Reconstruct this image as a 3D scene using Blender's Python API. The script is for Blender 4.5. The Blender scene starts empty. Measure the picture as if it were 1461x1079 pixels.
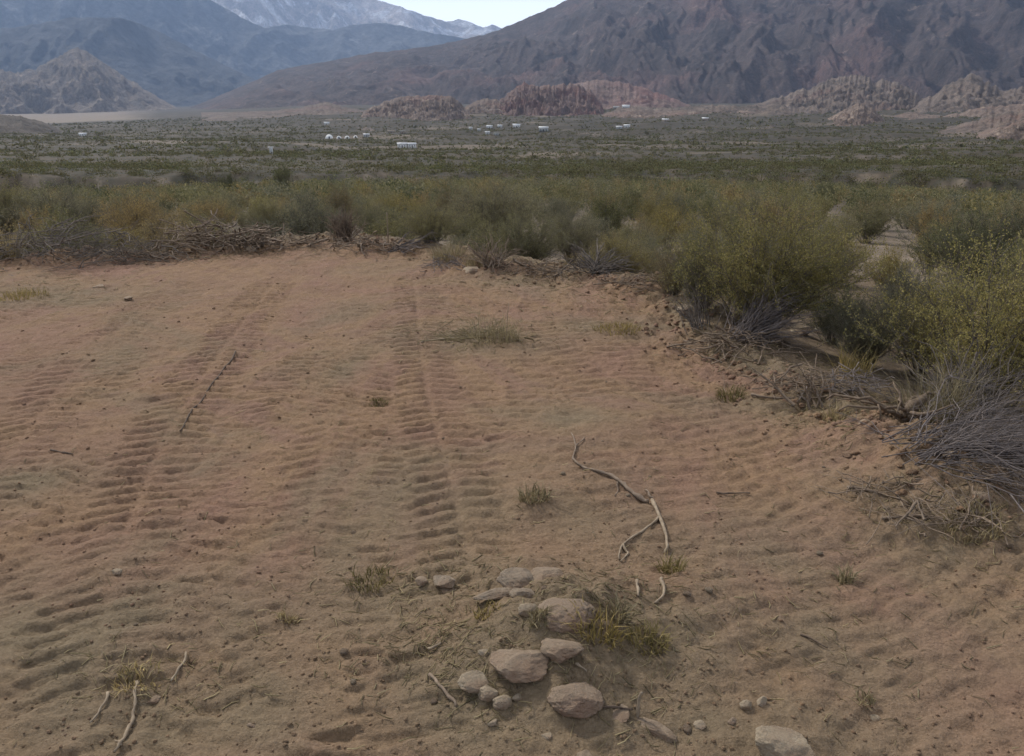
import bpy, math, random
import numpy as np

# ------------------------------------------------------------------ camera, sky, sun, exposure
SC = bpy.context.scene
PW, PH, FPX = 1461.0, 1079.0, 1125.0
CAM_H, HORIZON = 1.65, 145.0
PITCH = math.atan((PH / 2 - HORIZON) / FPX)
SUN_EL, SUN_AZ = 40.0, -38.0            # degrees; azimuth measured from +Y towards +X
SUN_STRENGTH, SUN_ANGLE = 3.3, 8.0
SKY_STRENGTH = 0.075
EXPOSURE = 0.69
HAZE_DENSITY = 0.000056

cam_d = bpy.data.cameras.new('camera')
cam_d.sensor_width = 36.0
cam_d.lens = 36.0 * FPX / PW
cam_d.clip_start, cam_d.clip_end = 0.05, 120000.0
cam = bpy.data.objects.new('camera', cam_d)
SC.collection.objects.link(cam)
cam.location = (0, 0, CAM_H)
cam.rotation_euler = (math.pi / 2 - PITCH, 0, 0)
SC.camera = cam

world = bpy.data.worlds.new('World')
SC.world = world
world.use_nodes = True
wn, wl = world.node_tree.nodes, world.node_tree.links
wn.clear()
w_out = wn.new('ShaderNodeOutputWorld')
w_bg = wn.new('ShaderNodeBackground')
w_sky = wn.new('ShaderNodeTexSky')
w_sky.sky_type = 'NISHITA'
w_sky.sun_disc = False
w_sky.sun_elevation = math.radians(SUN_EL)
w_sky.sun_rotation = math.radians(SUN_AZ)
w_sky.altitude = 1800
w_sky.air_density, w_sky.dust_density = 1.0, 1.5
w_tc = wn.new('ShaderNodeTexCoord')
w_map = wn.new('ShaderNodeMapping')
w_map.inputs['Scale'].default_value = (1.0, 1.0, 3.5)
w_no = wn.new('ShaderNodeTexNoise')
w_no.inputs['Scale'].default_value = 2.2
w_no.inputs['Detail'].default_value = 7
w_no.inputs['Roughness'].default_value = 0.55
w_cr = wn.new('ShaderNodeValToRGB')
w_cr.color_ramp.elements[0].position = 0.30
w_cr.color_ramp.elements[0].color = (0.45, 0.45, 0.45, 1)
w_cr.color_ramp.elements[1].position = 0.62
w_cr.color_ramp.elements[1].color = (0.92, 0.92, 0.92, 1)
w_mix = wn.new('ShaderNodeMix')
w_mix.data_type = 'RGBA'
w_mix.inputs['B'].default_value = (9.2, 9.0, 8.8, 1)      # thin high cloud
wl.new(w_tc.outputs['Generated'], w_map.inputs['Vector'])
wl.new(w_map.outputs['Vector'], w_no.inputs['Vector'])
wl.new(w_no.outputs['Fac'], w_cr.inputs['Fac'])
wl.new(w_cr.outputs['Color'], w_mix.inputs['Factor'])
wl.new(w_sky.outputs['Color'], w_mix.inputs['A'])
w_sep = wn.new('ShaderNodeSeparateXYZ')
wl.new(w_tc.outputs['Generated'], w_sep.inputs[0])
w_low = wn.new('ShaderNodeMapRange')             # bright clear strip of sky low over the mountains
w_low.interpolation_type = 'SMOOTHSTEP'
w_low.inputs['From Min'].default_value, w_low.inputs['From Max'].default_value = 0.24, 0.08
wl.new(w_sep.outputs['Z'], w_low.inputs['Value'])
w_mix2 = wn.new('ShaderNodeMix')
w_mix2.data_type = 'RGBA'
w_mix2.inputs['B'].default_value = (23.0, 24.0, 24.0, 1)
wl.new(w_low.outputs['Result'], w_mix2.inputs['Factor'])
wl.new(w_mix.outputs['Result'], w_mix2.inputs['A'])
wl.new(w_mix2.outputs['Result'], w_bg.inputs['Color'])
w_bg.inputs['Strength'].default_value = SKY_STRENGTH
wl.new(w_bg.outputs['Background'], w_out.inputs['Surface'])

sun_d = bpy.data.lights.new('sun', 'SUN')
sun_d.energy = SUN_STRENGTH
sun_d.angle = math.radians(SUN_ANGLE)
sun_d.color = (1.0, 0.95, 0.87)
sun = bpy.data.objects.new('sun', sun_d)
SC.collection.objects.link(sun)
sun.rotation_euler = (math.radians(90 - SUN_EL), 0, math.radians(180 - SUN_AZ))

SC.view_settings.view_transform = 'Standard'
SC.view_settings.look = 'None'
SC.view_settings.gamma = 1.0
SC.view_settings.use_curve_mapping = False
SC.view_settings.exposure = EXPOSURE
SC.cycles.use_denoising = True
SC.cycles.max_bounces = 5
SC.cycles.diffuse_bounces = 3
SC.cycles.transparent_max_bounces = 8
SC.cycles.volume_bounces = 0
SC.cycles.use_adaptive_sampling = True
SC.cycles.adaptive_threshold = 0.02

RNG = np.random.default_rng(7)
random.seed(7)
COL = SC.collection

# ------------------------------------------------------------------ geometry of the view (used to lay the place out)
SP, CP = math.sin(PITCH), math.cos(PITCH)

def ray(px, py):
    cx, cy = (px - PW / 2) / FPX, (PH / 2 - py) / FPX
    return np.array((cx, CP + cy * SP, -SP + cy * CP))

def tan_el(px, py):
    cx, cy = (px - PW / 2) / FPX, (PH / 2 - py) / FPX
    return (-SP + cy * CP) / np.sqrt(cx * cx + (CP + cy * SP) ** 2)

def az_of(px):                       # azimuth of a picture column at the horizon
    return np.arctan((px - PW / 2) / FPX * CP)

def px_of(az):
    return PW / 2 + FPX * np.tan(az) / CP

def flat(px, py, z=0.0):
    d = ray(px, py)
    t = (z - CAM_H) / d[2]
    return np.array((d[0] * t, d[1] * t))

# ------------------------------------------------------------------ noise
def _hash(ix, iy, seed):
    h = (ix.astype(np.int64) * 374761393 + iy.astype(np.int64) * 668265263 + seed * 974634777) & 0xffffffff
    h = ((h ^ (h >> 13)) * 1274126177) & 0xffffffff
    h = ((h ^ (h >> 16)) * 2246822519) & 0xffffffff
    return (h ^ (h >> 15)) & 0xffffffff

_ga = np.random.default_rng(1234).uniform(0, 2 * math.pi, 65536)
_GC, _GS = np.cos(_ga).astype(np.float32), np.sin(_ga).astype(np.float32)

def perlin(x, y, seed=0):
    x, y = np.asarray(x, float), np.asarray(y, float)
    x0, y0 = np.floor(x), np.floor(y)
    fx, fy = (x - x0).astype(np.float32), (y - y0).astype(np.float32)
    ix, iy = x0.astype(np.int64) + seed * 57, y0.astype(np.int64) + seed * 113
    xa, xb, ya, yb = (ix & 255) << 8, ((ix + 1) & 255) << 8, iy & 255, (iy + 1) & 255
    u, v = fx * fx * fx * (fx * (fx * 6 - 15) + 10), fy * fy * fy * (fy * (fy * 6 - 15) + 10)
    def g(k, dx, dy):
        return _GC[k] * (fx - dx) + _GS[k] * (fy - dy)
    a, c = g(xa + ya, 0, 0), g(xa + yb, 0, 1)
    a = a + u * (g(xb + ya, 1, 0) - a)
    c = c + u * (g(xb + yb, 1, 1) - c)
    return 1.5 * (a + v * (c - a))

def fbm(x, y, octv=4, seed=0, gain=0.5, lac=2.03):
    s, a, t = 0.0, 1.0, 0.0
    for k in range(octv):
        s = s + a * perlin(x, y, seed + 17 * k)
        t += a
        a *= gain
        x, y = x * lac + 11.3, y * lac - 7.1
    return s / t

def ridged(x, y, octv=5, seed=0, gain=0.55, lac=2.1):
    s, a, t, w = 0.0, 1.0, 0.0, 1.0
    for k in range(octv):
        n = 1 - np.abs(perlin(x, y, seed + 31 * k))
        n = n * n * w
        s = s + a * n
        t += a
        w = np.clip(n * 1.6, 0, 1)
        a *= gain
        x, y = x * lac + 5.2, y * lac + 1.3
    return s / t

def sstep(a, b, x):
    t = np.clip((x - a) / (b - a), 0, 1)
    return t * t * (3 - 2 * t)

# ------------------------------------------------------------------ mesh and object helpers
def mesh(name, V, Q, smooth=False, T=None, shade=None):
    """V (n,3), Q (m,4) quads, T (k,3) triangles"""
    V = np.asarray(V, np.float32)
    me = bpy.data.meshes.new(name)
    parts, sizes = [], []
    if Q is not None and len(Q):
        Q = np.asarray(Q, np.int32); parts.append(Q.ravel()); sizes.append(np.full(len(Q), 4, np.int32))
    if T is not None and len(T):
        T = np.asarray(T, np.int32); parts.append(T.ravel()); sizes.append(np.full(len(T), 3, np.int32))
    loops = np.concatenate(parts); size = np.concatenate(sizes)
    me.vertices.add(len(V)); me.vertices.foreach_set('co', V.ravel())
    me.loops.add(len(loops)); me.loops.foreach_set('vertex_index', loops)
    me.polygons.add(len(size))
    start = np.concatenate(([0], np.cumsum(size)[:-1])).astype(np.int32)
    me.polygons.foreach_set('loop_start', start)
    if smooth:
        me.polygons.foreach_set('use_smooth', np.ones(len(size), bool))
    if shade is not None:
        at = me.attributes.new('tone', 'FLOAT', 'POINT')
        at.data.foreach_set('value', np.asarray(shade, np.float32))
    me.update(calc_edges=True)
    return me

def obj(name, me, m=None, parent=None, loc=(0, 0, 0), rotz=0.0, scale=None):
    o = bpy.data.objects.new(name, me)
    COL.objects.link(o)
    if m is not None and not me.materials:
        me.materials.append(m)
    o.location = loc
    o.rotation_euler = (0, 0, rotz)
    if scale is not None:
        o.scale = scale
    if parent is not None:
        o.parent = parent
    return o

def empty(name, loc, rotz=0.0, scale=None):
    o = bpy.data.objects.new(name, None)
    o.empty_display_size = 0.1
    COL.objects.link(o)
    o.location = loc
    o.rotation_euler = (0, 0, rotz)
    if scale is not None:
        o.scale = scale
    return o

def tag(o, label=None, cat=None, group=None, kind=None):
    if label: o['label'] = label
    if cat: o['category'] = cat
    if group: o['group'] = group
    if kind: o['kind'] = kind
    return o

def grid_quads(nu, nv):
    i = np.arange(nu * nv).reshape(nu, nv)
    return np.stack((i[:-1, :-1], i[1:, :-1], i[1:, 1:], i[:-1, 1:]), -1).reshape(-1, 4)

class MB:
    def __init__(self): self.V, self.Q, self.T, self.n = [], [], [], 0
    def add(self, V, Q=None, T=None):
        V = np.asarray(V, float)
        if Q is not None and len(Q): self.Q.append(np.asarray(Q) + self.n)
        if T is not None and len(T): self.T.append(np.asarray(T) + self.n)
        self.V.append(V); self.n += len(V)
    def tube(self, P, R, sides=5, cap=True):
        P = np.asarray(P, float); R = np.broadcast_to(np.asarray(R, float), (len(P),))
        D = np.gradient(P, axis=0)
        D /= np.linalg.norm(D, axis=1, keepdims=True) + 1e-9
        up = np.array((0, 0, 1.0)) if abs(D[0][2]) < 0.9 else np.array((1.0, 0, 0))
        A = np.cross(D, up); A /= np.linalg.norm(A, axis=1, keepdims=True) + 1e-9
        B = np.cross(D, A)
        t = np.arange(sides) * 2 * math.pi / sides
        V = P[:, None, :] + R[:, None, None] * (np.cos(t)[None, :, None] * A[:, None, :] + np.sin(t)[None, :, None] * B[:, None, :])
        n = len(P)
        i = np.arange(n * sides).reshape(n, sides)
        j = np.roll(i, -1, axis=1)
        Q = np.stack((i[:-1], j[:-1], j[1:], i[1:]), -1).reshape(-1, 4)
        V = V.reshape(-1, 3)
        T = []
        if cap:
            V = np.vstack((V, P[:1], P[-1:]))
            a, b = n * sides, n * sides + 1
            T = [(a, j[0][k], i[0][k]) for k in range(sides)] + [(b, i[-1][k], j[-1][k]) for k in range(sides)]
        self.add(V, Q, T)
    def box(self, x0, y0, z0, x1, y1, z1):
        V = [(x0, y0, z0), (x1, y0, z0), (x1, y1, z0), (x0, y1, z0), (x0, y0, z1), (x1, y0, z1), (x1, y1, z1), (x0, y1, z1)]
        self.add(V, [(0, 3, 2, 1), (4, 5, 6, 7), (0, 1, 5, 4), (1, 2, 6, 5), (2, 3, 7, 6), (3, 0, 4, 7)])
    def me(self, name, smooth=False):
        return mesh(name, np.vstack(self.V), np.vstack(self.Q) if self.Q else None, smooth, np.vstack(self.T) if self.T else None)

# ------------------------------------------------------------------ materials
def new_mat(name, rough=0.95):
    m = bpy.data.materials.new(name)
    m.use_nodes = True
    nt = m.node_tree
    b = nt.nodes['Principled BSDF']
    b.inputs['Roughness'].default_value = rough
    b.inputs['Specular IOR Level'].default_value = 0.15
    return m, nt, b

def N(nt, kind, **kw):
    n = nt.nodes.new(kind)
    for k, v in kw.items():
        if k in n.inputs: n.inputs[k].default_value = v
        else: setattr(n, k, v)
    return n

def noise(nt, vec, scale, detail=4, rough=0.55, dist=0.0):
    n = N(nt, 'ShaderNodeTexNoise', Scale=scale, Detail=detail, Roughness=rough, Distortion=dist)
    nt.links.new(vec, n.inputs['Vector'])
    return n.outputs['Fac']

def ramp(nt, fac, stops):
    r = nt.nodes.new('ShaderNodeValToRGB')
    e = r.color_ramp.elements
    while len(e) < len(stops): e.new(0.5)
    for k, (p, c) in enumerate(stops):
        e[k].position = p
        e[k].color = (*c, 1) if len(c) == 3 else c
    nt.links.new(fac, r.inputs['Fac'])
    return r.outputs['Color']

def mix(nt, fac, a, b, blend='MIX'):
    n = nt.nodes.new('ShaderNodeMix')
    n.data_type = 'RGBA'
    n.blend_type = blend
    for s, v in (('Factor', fac), ('A', a), ('B', b)):
        if isinstance(v, (int, float)): n.inputs[s].default_value = v
        elif isinstance(v, tuple): n.inputs[s].default_value = (*v, 1)
        else: nt.links.new(v, n.inputs[s])
    return n.outputs['Result']

def bump(nt, b, height, strength, dist):
    n = N(nt, 'ShaderNodeBump', Strength=strength, Distance=dist)
    nt.links.new(height, n.inputs['Height'])
    nt.links.new(n.outputs['Normal'], b.inputs['Normal'])

def pos(nt):
    return nt.nodes.new('ShaderNodeNewGeometry').outputs['Position']

def objco(nt):
    return nt.nodes.new('ShaderNodeTexCoord').outputs['Object']

def scaled(nt, vec, s):
    n = nt.nodes.new('ShaderNodeMapping')
    n.inputs['Scale'].default_value = s
    nt.links.new(vec, n.inputs['Vector'])
    return n.outputs['Vector']

W1 = (1, 1, 1)
B0 = (0, 0, 0)

def dirt_material():
    m, nt, b = new_mat('bare_dirt')
    p = pos(nt)
    big = noise(nt, scaled(nt, p, (1.0, 0.75, 1)), 0.85, 5, 0.62, 0.6)
    base = ramp(nt, big, [(0.36, (0.236, 0.143, 0.103)), (0.46, (0.230, 0.146, 0.097)), (0.53, (0.246, 0.160, 0.098)), (0.60, (0.228, 0.141, 0.101)), (0.68, (0.238, 0.154, 0.098))])
    gy = noise(nt, p, 0.62, 5, 0.65, 0.8)
    near = nt.nodes.new('ShaderNodeSeparateXYZ'); nt.links.new(p, near.inputs[0])
    grad = N(nt, 'ShaderNodeMapRange'); grad.inputs['From Min'].default_value = 4.6; grad.inputs['From Max'].default_value = 1.2
    grad.inputs['To Min'].default_value = -0.05; grad.inputs['To Max'].default_value = 0.10
    nt.links.new(near.outputs['Y'], grad.inputs['Value'])
    ad = N(nt, 'ShaderNodeMath', operation='ADD'); nt.links.new(gy, ad.inputs[0]); nt.links.new(grad.outputs[0], ad.inputs[1])
    gfac = ramp(nt, ad.outputs[0], [(0.47, B0), (0.64, (0.85,) * 3)])
    base = mix(nt, gfac, base, (0.198, 0.150, 0.098))
    at = nt.nodes.new('ShaderNodeAttribute'); at.attribute_name = 'tone'
    base = mix(nt, ramp(nt, at.outputs['Fac'], [(0.0, B0), (0.5, (0.92,) * 3)]), base, (0.190, 0.148, 0.097))
    litter = ramp(nt, noise(nt, p, 7.0, 7, 0.75), [(0.36, (0.085, 0.063, 0.044)), (0.54, (0.165, 0.122, 0.082)), (0.70, (0.26, 0.20, 0.14))])
    base = mix(nt, ramp(nt, at.outputs['Fac'], [(0.5, B0), (0.95, W1)]), base, litter)
    mo = noise(nt, p, 9.0, 6, 0.7)
    base = mix(nt, 0.42, base, ramp(nt, mo, [(0.3, (0.62, 0.60, 0.58)), (0.7, (1.12, 1.1, 1.06))]), 'MULTIPLY')
    fine = noise(nt, p, 85.0, 4, 0.75)
    base = mix(nt, 0.8, base, ramp(nt, fine, [(0.32, (0.66, 0.64, 0.62)), (0.68, (1.24, 1.24, 1.23))]), 'MULTIPLY')
    nt.links.new(base, b.inputs['Base Color'])
    h1 = noise(nt, p, 30.0, 6, 0.72)
    h2 = noise(nt, p, 110.0, 4, 0.7)
    hm_ = N(nt, 'ShaderNodeMath', operation='MULTIPLY_ADD'); nt.links.new(h2, hm_.inputs[0]); hm_.inputs[1].default_value = 0.35; nt.links.new(h1, hm_.inputs[2])
    bump(nt, b, hm_.outputs[0], 0.8, 0.024)
    return m

def terrain_material():
    m, nt, b = new_mat('valley_soil')
    p = pos(nt)
    sx = nt.nodes.new('ShaderNodeSeparateXYZ'); nt.links.new(p, sx.inputs[0])
    ln = nt.nodes.new('ShaderNodeVectorMath'); ln.operation = 'LENGTH'; nt.links.new(p, ln.inputs[0])
    n1 = noise(nt, p, 0.012, 8, 0.62)
    far = ramp(nt, n1, [(0.33, (0.046, 0.037, 0.026)), (0.52, (0.070, 0.055, 0.039)), (0.62, (0.100, 0.079, 0.060)), (0.72, (0.22, 0.175, 0.14))])
    n2 = noise(nt, p, 0.17, 6, 0.7)
    far = mix(nt, ramp(nt, n2, [(0.44, B0), (0.58, W1)]), far, (0.038, 0.036, 0.026))
    nr = noise(nt, p, 1.2, 6, 0.65)
    near = ramp(nt, nr, [(0.35, (0.10, 0.078, 0.057)), (0.65, (0.22, 0.172, 0.130))])
    mr = N(nt, 'ShaderNodeMapRange'); mr.inputs['From Min'].default_value = 14; mr.inputs['From Max'].default_value = 70
    nt.links.new(ln.outputs['Value'], mr.inputs['Value'])
    c = mix(nt, mr.outputs[0], near, far)
    at = nt.nodes.new('ShaderNodeAttribute'); at.attribute_name = 'tone'
    c = mix(nt, at.outputs['Fac'], c, mix(nt, noise(nt, p, 0.05, 6, 0.7), (0.20, 0.155, 0.115), (0.34, 0.275, 0.215)))
    nt.links.new(c, b.inputs['Base Color'])
    bump(nt, b, noise(nt, p, 3.0, 5, 0.65), 0.5, 0.1)
    return m

def rock_mountain(name, dark, midc, pale, accent, sc, accent_lo=0.56, pale_lo=0.58, vstretch=0.45):
    m, nt, b = new_mat(name)
    p = pos(nt)
    q = scaled(nt, p, (1, 1, vstretch))
    n1 = noise(nt, q, sc, 9, 0.68, 0.4)
    c = ramp(nt, n1, [(0.32, dark), (0.52, midc), (0.68, tuple(x * 1.25 for x in midc))])
    n2 = noise(nt, q, sc * 2.6, 8, 0.7, 0.8)
    n3 = noise(nt, p, sc * 0.35, 4, 0.55)
    c = mix(nt, ramp(nt, n3, [(accent_lo, B0), (accent_lo + 0.12, (0.8,) * 3)]), c, accent)
    c = mix(nt, ramp(nt, n2, [(pale_lo, B0), (pale_lo + 0.10, (0.75,) * 3)]), c, pale)
    n5 = noise(nt, scaled(nt, p, (1, 1, 0.16)), sc * 6, 8, 0.7, 0.5)      # rills and debris running down the slope
    c = mix(nt, 0.55, c, ramp(nt, n5, [(0.36, (0.55,) * 3), (0.50, (0.95,) * 3), (0.66, (1.55, 1.45, 1.35))]), 'MULTIPLY')
    n4 = noise(nt, p, sc * 22, 6, 0.75)
    c = mix(nt, 0.75, c, ramp(nt, n4, [(0.38, (0.5,) * 3), (0.62, (1.3,) * 3)]), 'MULTIPLY')
    nt.links.new(c, b.inputs['Base Color'])
    bump(nt, b, noise(nt, q, sc * 9, 7, 0.7), 0.6, 0.12 / sc)
    return m

def leaf_material(name, stops, tip=None):
    m, nt, b = new_mat(name, 0.75)
    g = nt.nodes.new('ShaderNodeNewGeometry')
    oi = nt.nodes.new('ShaderNodeObjectInfo')
    c = ramp(nt, g.outputs['Random Per Island'], stops)
    cl = noise(nt, g.outputs['Position'], 1.7, 3, 0.6)
    c = mix(nt, 0.75, c, ramp(nt, cl, [(0.36, (0.72, 0.74, 0.74)), (0.64, (1.22, 1.18, 1.05))]), 'MULTIPLY')
    c = mix(nt, 0.8, c, ramp(nt, oi.outputs['Random'], [(0.0, (0.74, 0.76, 0.80)), (0.35, (1.05, 1.05, 1.05)), (0.7, (1.25, 1.2, 1.1)), (1.0, (1.42, 1.34, 1.12))]), 'MULTIPLY')
    nt.links.new(c, b.inputs['Base Color'])
    tr = nt.nodes.new('ShaderNodeBsdfTranslucent')
    nt.links.new(c, tr.inputs['Color'])
    ms = nt.nodes.new('ShaderNodeMixShader'); ms.inputs[0].default_value = 0.32
    nt.links.new(b.outputs[0], ms.inputs[1]); nt.links.new(tr.outputs[0], ms.inputs[2])
    nt.links.new(ms.outputs[0], nt.nodes['Material Output'].inputs['Surface'])
    return m

def wood_material(name, a, c2, sc=30):
    m, nt, b = new_mat(name, 0.85)
    g = nt.nodes.new('ShaderNodeNewGeometry')
    n = noise(nt, g.outputs['Position'], sc, 5, 0.65)
    c = ramp(nt, n, [(0.3, a), (0.7, c2)])
    c = mix(nt, 0.7, c, ramp(nt, g.outputs['Random Per Island'], [(0.0, (0.6, 0.6, 0.62)), (1.0, (1.35, 1.3, 1.25))]), 'MULTIPLY')
    nt.links.new(c, b.inputs['Base Color'])
    return m

def rock_material(name, a, c2, dust):
    m, nt, b = new_mat(name, 0.9)
    p = objco(nt)
    c = ramp(nt, noise(nt, p, 7, 7, 0.65, 0.5), [(0.34, a), (0.62, c2)])
    c = mix(nt, ramp(nt, noise(nt, p, 32, 5, 0.7), [(0.58, B0), (0.72, (0.6,) * 3)]), c, tuple(x * 0.55 for x in a))
    c = mix(nt, ramp(nt, noise(nt, p, 4, 6, 0.7), [(0.46, B0), (0.62, (0.85,) * 3)]), c, dust)
    g = nt.nodes.new('ShaderNodeNewGeometry')
    sz = nt.nodes.new('ShaderNodeSeparateXYZ'); nt.links.new(g.outputs['Normal'], sz.inputs[0])      # dust that settled on the upward faces
    ad = N(nt, 'ShaderNodeMath', operation='MULTIPLY'); nt.links.new(sz.outputs['Z'], ad.inputs[0]); nt.links.new(noise(nt, p, 11, 6, 0.7), ad.inputs[1])
    c = mix(nt, ramp(nt, ad.outputs[0], [(0.34, B0), (0.58, (0.6,) * 3)]), c, (0.235, 0.168, 0.116))
    nt.links.new(c, b.inputs['Base Color'])
    bump(nt, b, noise(nt, p, 30, 8, 0.78), 1.0, 0.02)
    return m

def plain_material(name, a, c2, sc=2.0, rough=0.8):
    m, nt, b = new_mat(name, rough)
    c = ramp(nt, noise(nt, objco(nt), sc, 5, 0.6), [(0.35, a), (0.65, c2)])
    nt.links.new(c, b.inputs['Base Color'])
    return m

M_DIRT = dirt_material()
M_TERRAIN = terrain_material()
M_RANGE = rock_mountain('cloud_shaded_range_rock', (0.040, 0.033, 0.032), (0.076, 0.058, 0.054), (0.22, 0.170, 0.140), (0.122, 0.076, 0.068), 0.005, 0.53, 0.585)  # purple-brown rock, colours lowered to carry the cloud shade over the range
M_FAR = rock_mountain('shaded_hazy_far_rock', (0.036, 0.042, 0.05), (0.068, 0.072, 0.078), (0.14, 0.14, 0.135), (0.058, 0.06, 0.066), 0.0007, 0.6, 0.62)  # cloud shade and blue haze painted into the rock colours
M_SNOW = rock_mountain('sunlit_snow_range_rock', (0.30, 0.27, 0.26), (0.42, 0.38, 0.37), (0.80, 0.82, 0.86), (0.30, 0.27, 0.26), 0.0011, 0.5, 0.50)  # snow and rock, with the sunlight on these peaks put into pale colours
M_FAR2 = rock_mountain('hazed_farther_rock', (0.06, 0.068, 0.08), (0.105, 0.112, 0.122), (0.27, 0.27, 0.275), (0.085, 0.09, 0.10), 0.0009, 0.6, 0.57)  # paler blue-grey: extra haze of the farther ridge painted into the rock
M_PYR = rock_mountain('tan_hill_rock', (0.10, 0.085, 0.07), (0.18, 0.148, 0.12), (0.32, 0.27, 0.225), (0.15, 0.122, 0.102), 0.004, 0.55, 0.60)
M_PINK = rock_mountain('pink_cliff_rock', (0.092, 0.070, 0.059), (0.170, 0.130, 0.107), (0.34, 0.275, 0.22), (0.19, 0.118, 0.098), 0.02, 0.54, 0.55)
M_RED = rock_mountain('red_cliff_rock', (0.098, 0.072, 0.064), (0.180, 0.126, 0.110), (0.33, 0.26, 0.215), (0.165, 0.088, 0.078), 0.018, 0.48, 0.57)
M_BROWN = rock_mountain('brown_hill_rock', (0.082, 0.068, 0.058), (0.150, 0.120, 0.101), (0.27, 0.22, 0.18), (0.16, 0.108, 0.092), 0.017, 0.55, 0.59)
M_DARKHILL = rock_mountain('scrubby_hill_soil', (0.055, 0.05, 0.043), (0.09, 0.076, 0.064), (0.17, 0.14, 0.115), (0.085, 0.07, 0.06), 0.02, 0.6, 0.63)

M_LEAF = {
    'olive': leaf_material('olive_leaf', [(0.0, (0.110, 0.108, 0.054)), (0.5, (0.185, 0.175, 0.090)), (1.0, (0.275, 0.248, 0.130))]),
    'dull': leaf_material('dull_scrub_leaf', [(0.0, (0.046, 0.045, 0.025)), (0.5, (0.086, 0.082, 0.043)), (1.0, (0.135, 0.122, 0.066))]),
    'bright': leaf_material('bright_leaf', [(0.0, (0.150, 0.140, 0.052)), (0.5, (0.25, 0.222, 0.085)), (1.0, (0.37, 0.31, 0.125))]),
    'yellow': leaf_material('yellow_leaf', [(0.0, (0.125, 0.114, 0.046)), (0.5, (0.205, 0.176, 0.074)), (1.0, (0.31, 0.250, 0.108))]),
    'grey': leaf_material('grey_leaf', [(0.0, (0.106, 0.106, 0.074)), (0.5, (0.173, 0.168, 0.110)), (1.0, (0.265, 0.244, 0.162))]),
    'dark': leaf_material('dark_leaf', [(0.0, (0.056, 0.063, 0.035)), (0.5, (0.102, 0.110, 0.056)), (1.0, (0.162, 0.160, 0.082))]),
    'brown': leaf_material('brown_leaf', [(0.0, (0.142, 0.110, 0.060)), (0.5, (0.227, 0.177, 0.091)), (1.0, (0.327, 0.256, 0.133))]),
}
M_STEM = wood_material('shrub_stem_bark', (0.085, 0.072, 0.062), (0.17, 0.145, 0.125))
M_DEAD = wood_material('weathered_grey_wood', (0.095, 0.080, 0.075), (0.20, 0.172, 0.160))
M_STICK = wood_material('pale_dry_wood', (0.165, 0.128, 0.090), (0.31, 0.25, 0.18))
M_TWIGDARK = wood_material('dark_dry_wood', (0.06, 0.045, 0.034), (0.135, 0.10, 0.075))
M_BRUSH = wood_material('brown_dry_wood', (0.115, 0.085, 0.062), (0.25, 0.195, 0.145))
M_STUMP = wood_material('earthy_root_bark', (0.085, 0.062, 0.044), (0.19, 0.145, 0.105), 45)
M_DRYGRASS = leaf_material('dry_grass', [(0.0, (0.16, 0.13, 0.075)), (0.6, (0.27, 0.22, 0.13)), (1.0, (0.40, 0.33, 0.20))])
M_GRASS = leaf_material('green_grass', [(0.0, (0.12, 0.098, 0.042)), (0.55, (0.21, 0.168, 0.070)), (1.0, (0.32, 0.25, 0.125))])
M_ROCK = rock_material('dusty_rock', (0.26, 0.195, 0.138), (0.36, 0.28, 0.20), (0.285, 0.185, 0.124))
M_PALEROCK = rock_material('pale_rock', (0.295, 0.235, 0.165), (0.42, 0.345, 0.25), (0.31, 0.212, 0.145))
M_GREYROCK = rock_material('grey_rock', (0.235, 0.185, 0.135), (0.34, 0.275, 0.205), (0.27, 0.185, 0.125))
M_REDROCK = rock_material('reddish_rock', (0.245, 0.182, 0.130), (0.33, 0.255, 0.185), (0.285, 0.182, 0.125))

# ------------------------------------------------------------------ ground shape
EDGE_PX = [(-500, 392), (-120, 376), (0, 371), (120, 369), (230, 367), (330, 356), (430, 349), (500, 346), (560, 350), (625, 366), (700, 388),
           (790, 388), (850, 398), (915, 410), (968, 440), (985, 478), (1060, 520), (1140, 560), (1235, 612), (1310, 655), (1400, 702), (1480, 735), (1800, 830)]
EDGE = [flat(*e) for e in EDGE_PX]
POLY = np.array([(-14.0, -6.0)] + [(-14.0, EDGE[0][1])] + [tuple(e) for e in EDGE] + [(9.0, -6.0)])

def pad_sdf_exact(x, y):
    """distance to the edge of the cleared ground, negative inside"""
    x, y = np.asarray(x, float), np.asarray(y, float)
    d2 = np.full(x.shape, 1e9)
    ins = np.zeros(x.shape, bool)
    n = len(POLY)
    for k in range(n):
        ax, ay = POLY[k]; bx, by = POLY[(k + 1) % n]
        ex, ey = bx - ax, by - ay
        t = np.clip(((x - ax) * ex + (y - ay) * ey) / (ex * ex + ey * ey), 0, 1)
        d2 = np.minimum(d2, (x - ax - t * ex) ** 2 + (y - ay - t * ey) ** 2)
        c = (ay > y) != (by > y)
        ins ^= c & (x < ex * (y - ay) / (ey + 1e-12) + ax)
    d = np.sqrt(d2)
    return np.where(ins, -d, d)

_sx, _sy = np.arange(-16, 12.01, 0.05), np.arange(-8, 16.01, 0.05)
_SD = pad_sdf_exact(*np.meshgrid(_sx, _sy, indexing='ij'))

def bilinear(T, x, y, x0, y0, d):
    dx, dy = np.broadcast_to(d, (2,))
    fx = np.clip((np.asarray(x, float) - x0) / dx, 0, T.shape[0] - 1.001); fy = np.clip((np.asarray(y, float) - y0) / dy, 0, T.shape[1] - 1.001)
    i, j = fx.astype(int), fy.astype(int)
    fx, fy = fx - i, fy - j
    return (T[i, j] * (1 - fx) + T[i + 1, j] * fx) * (1 - fy) + (T[i, j + 1] * (1 - fx) + T[i + 1, j + 1] * fx) * fy

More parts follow.
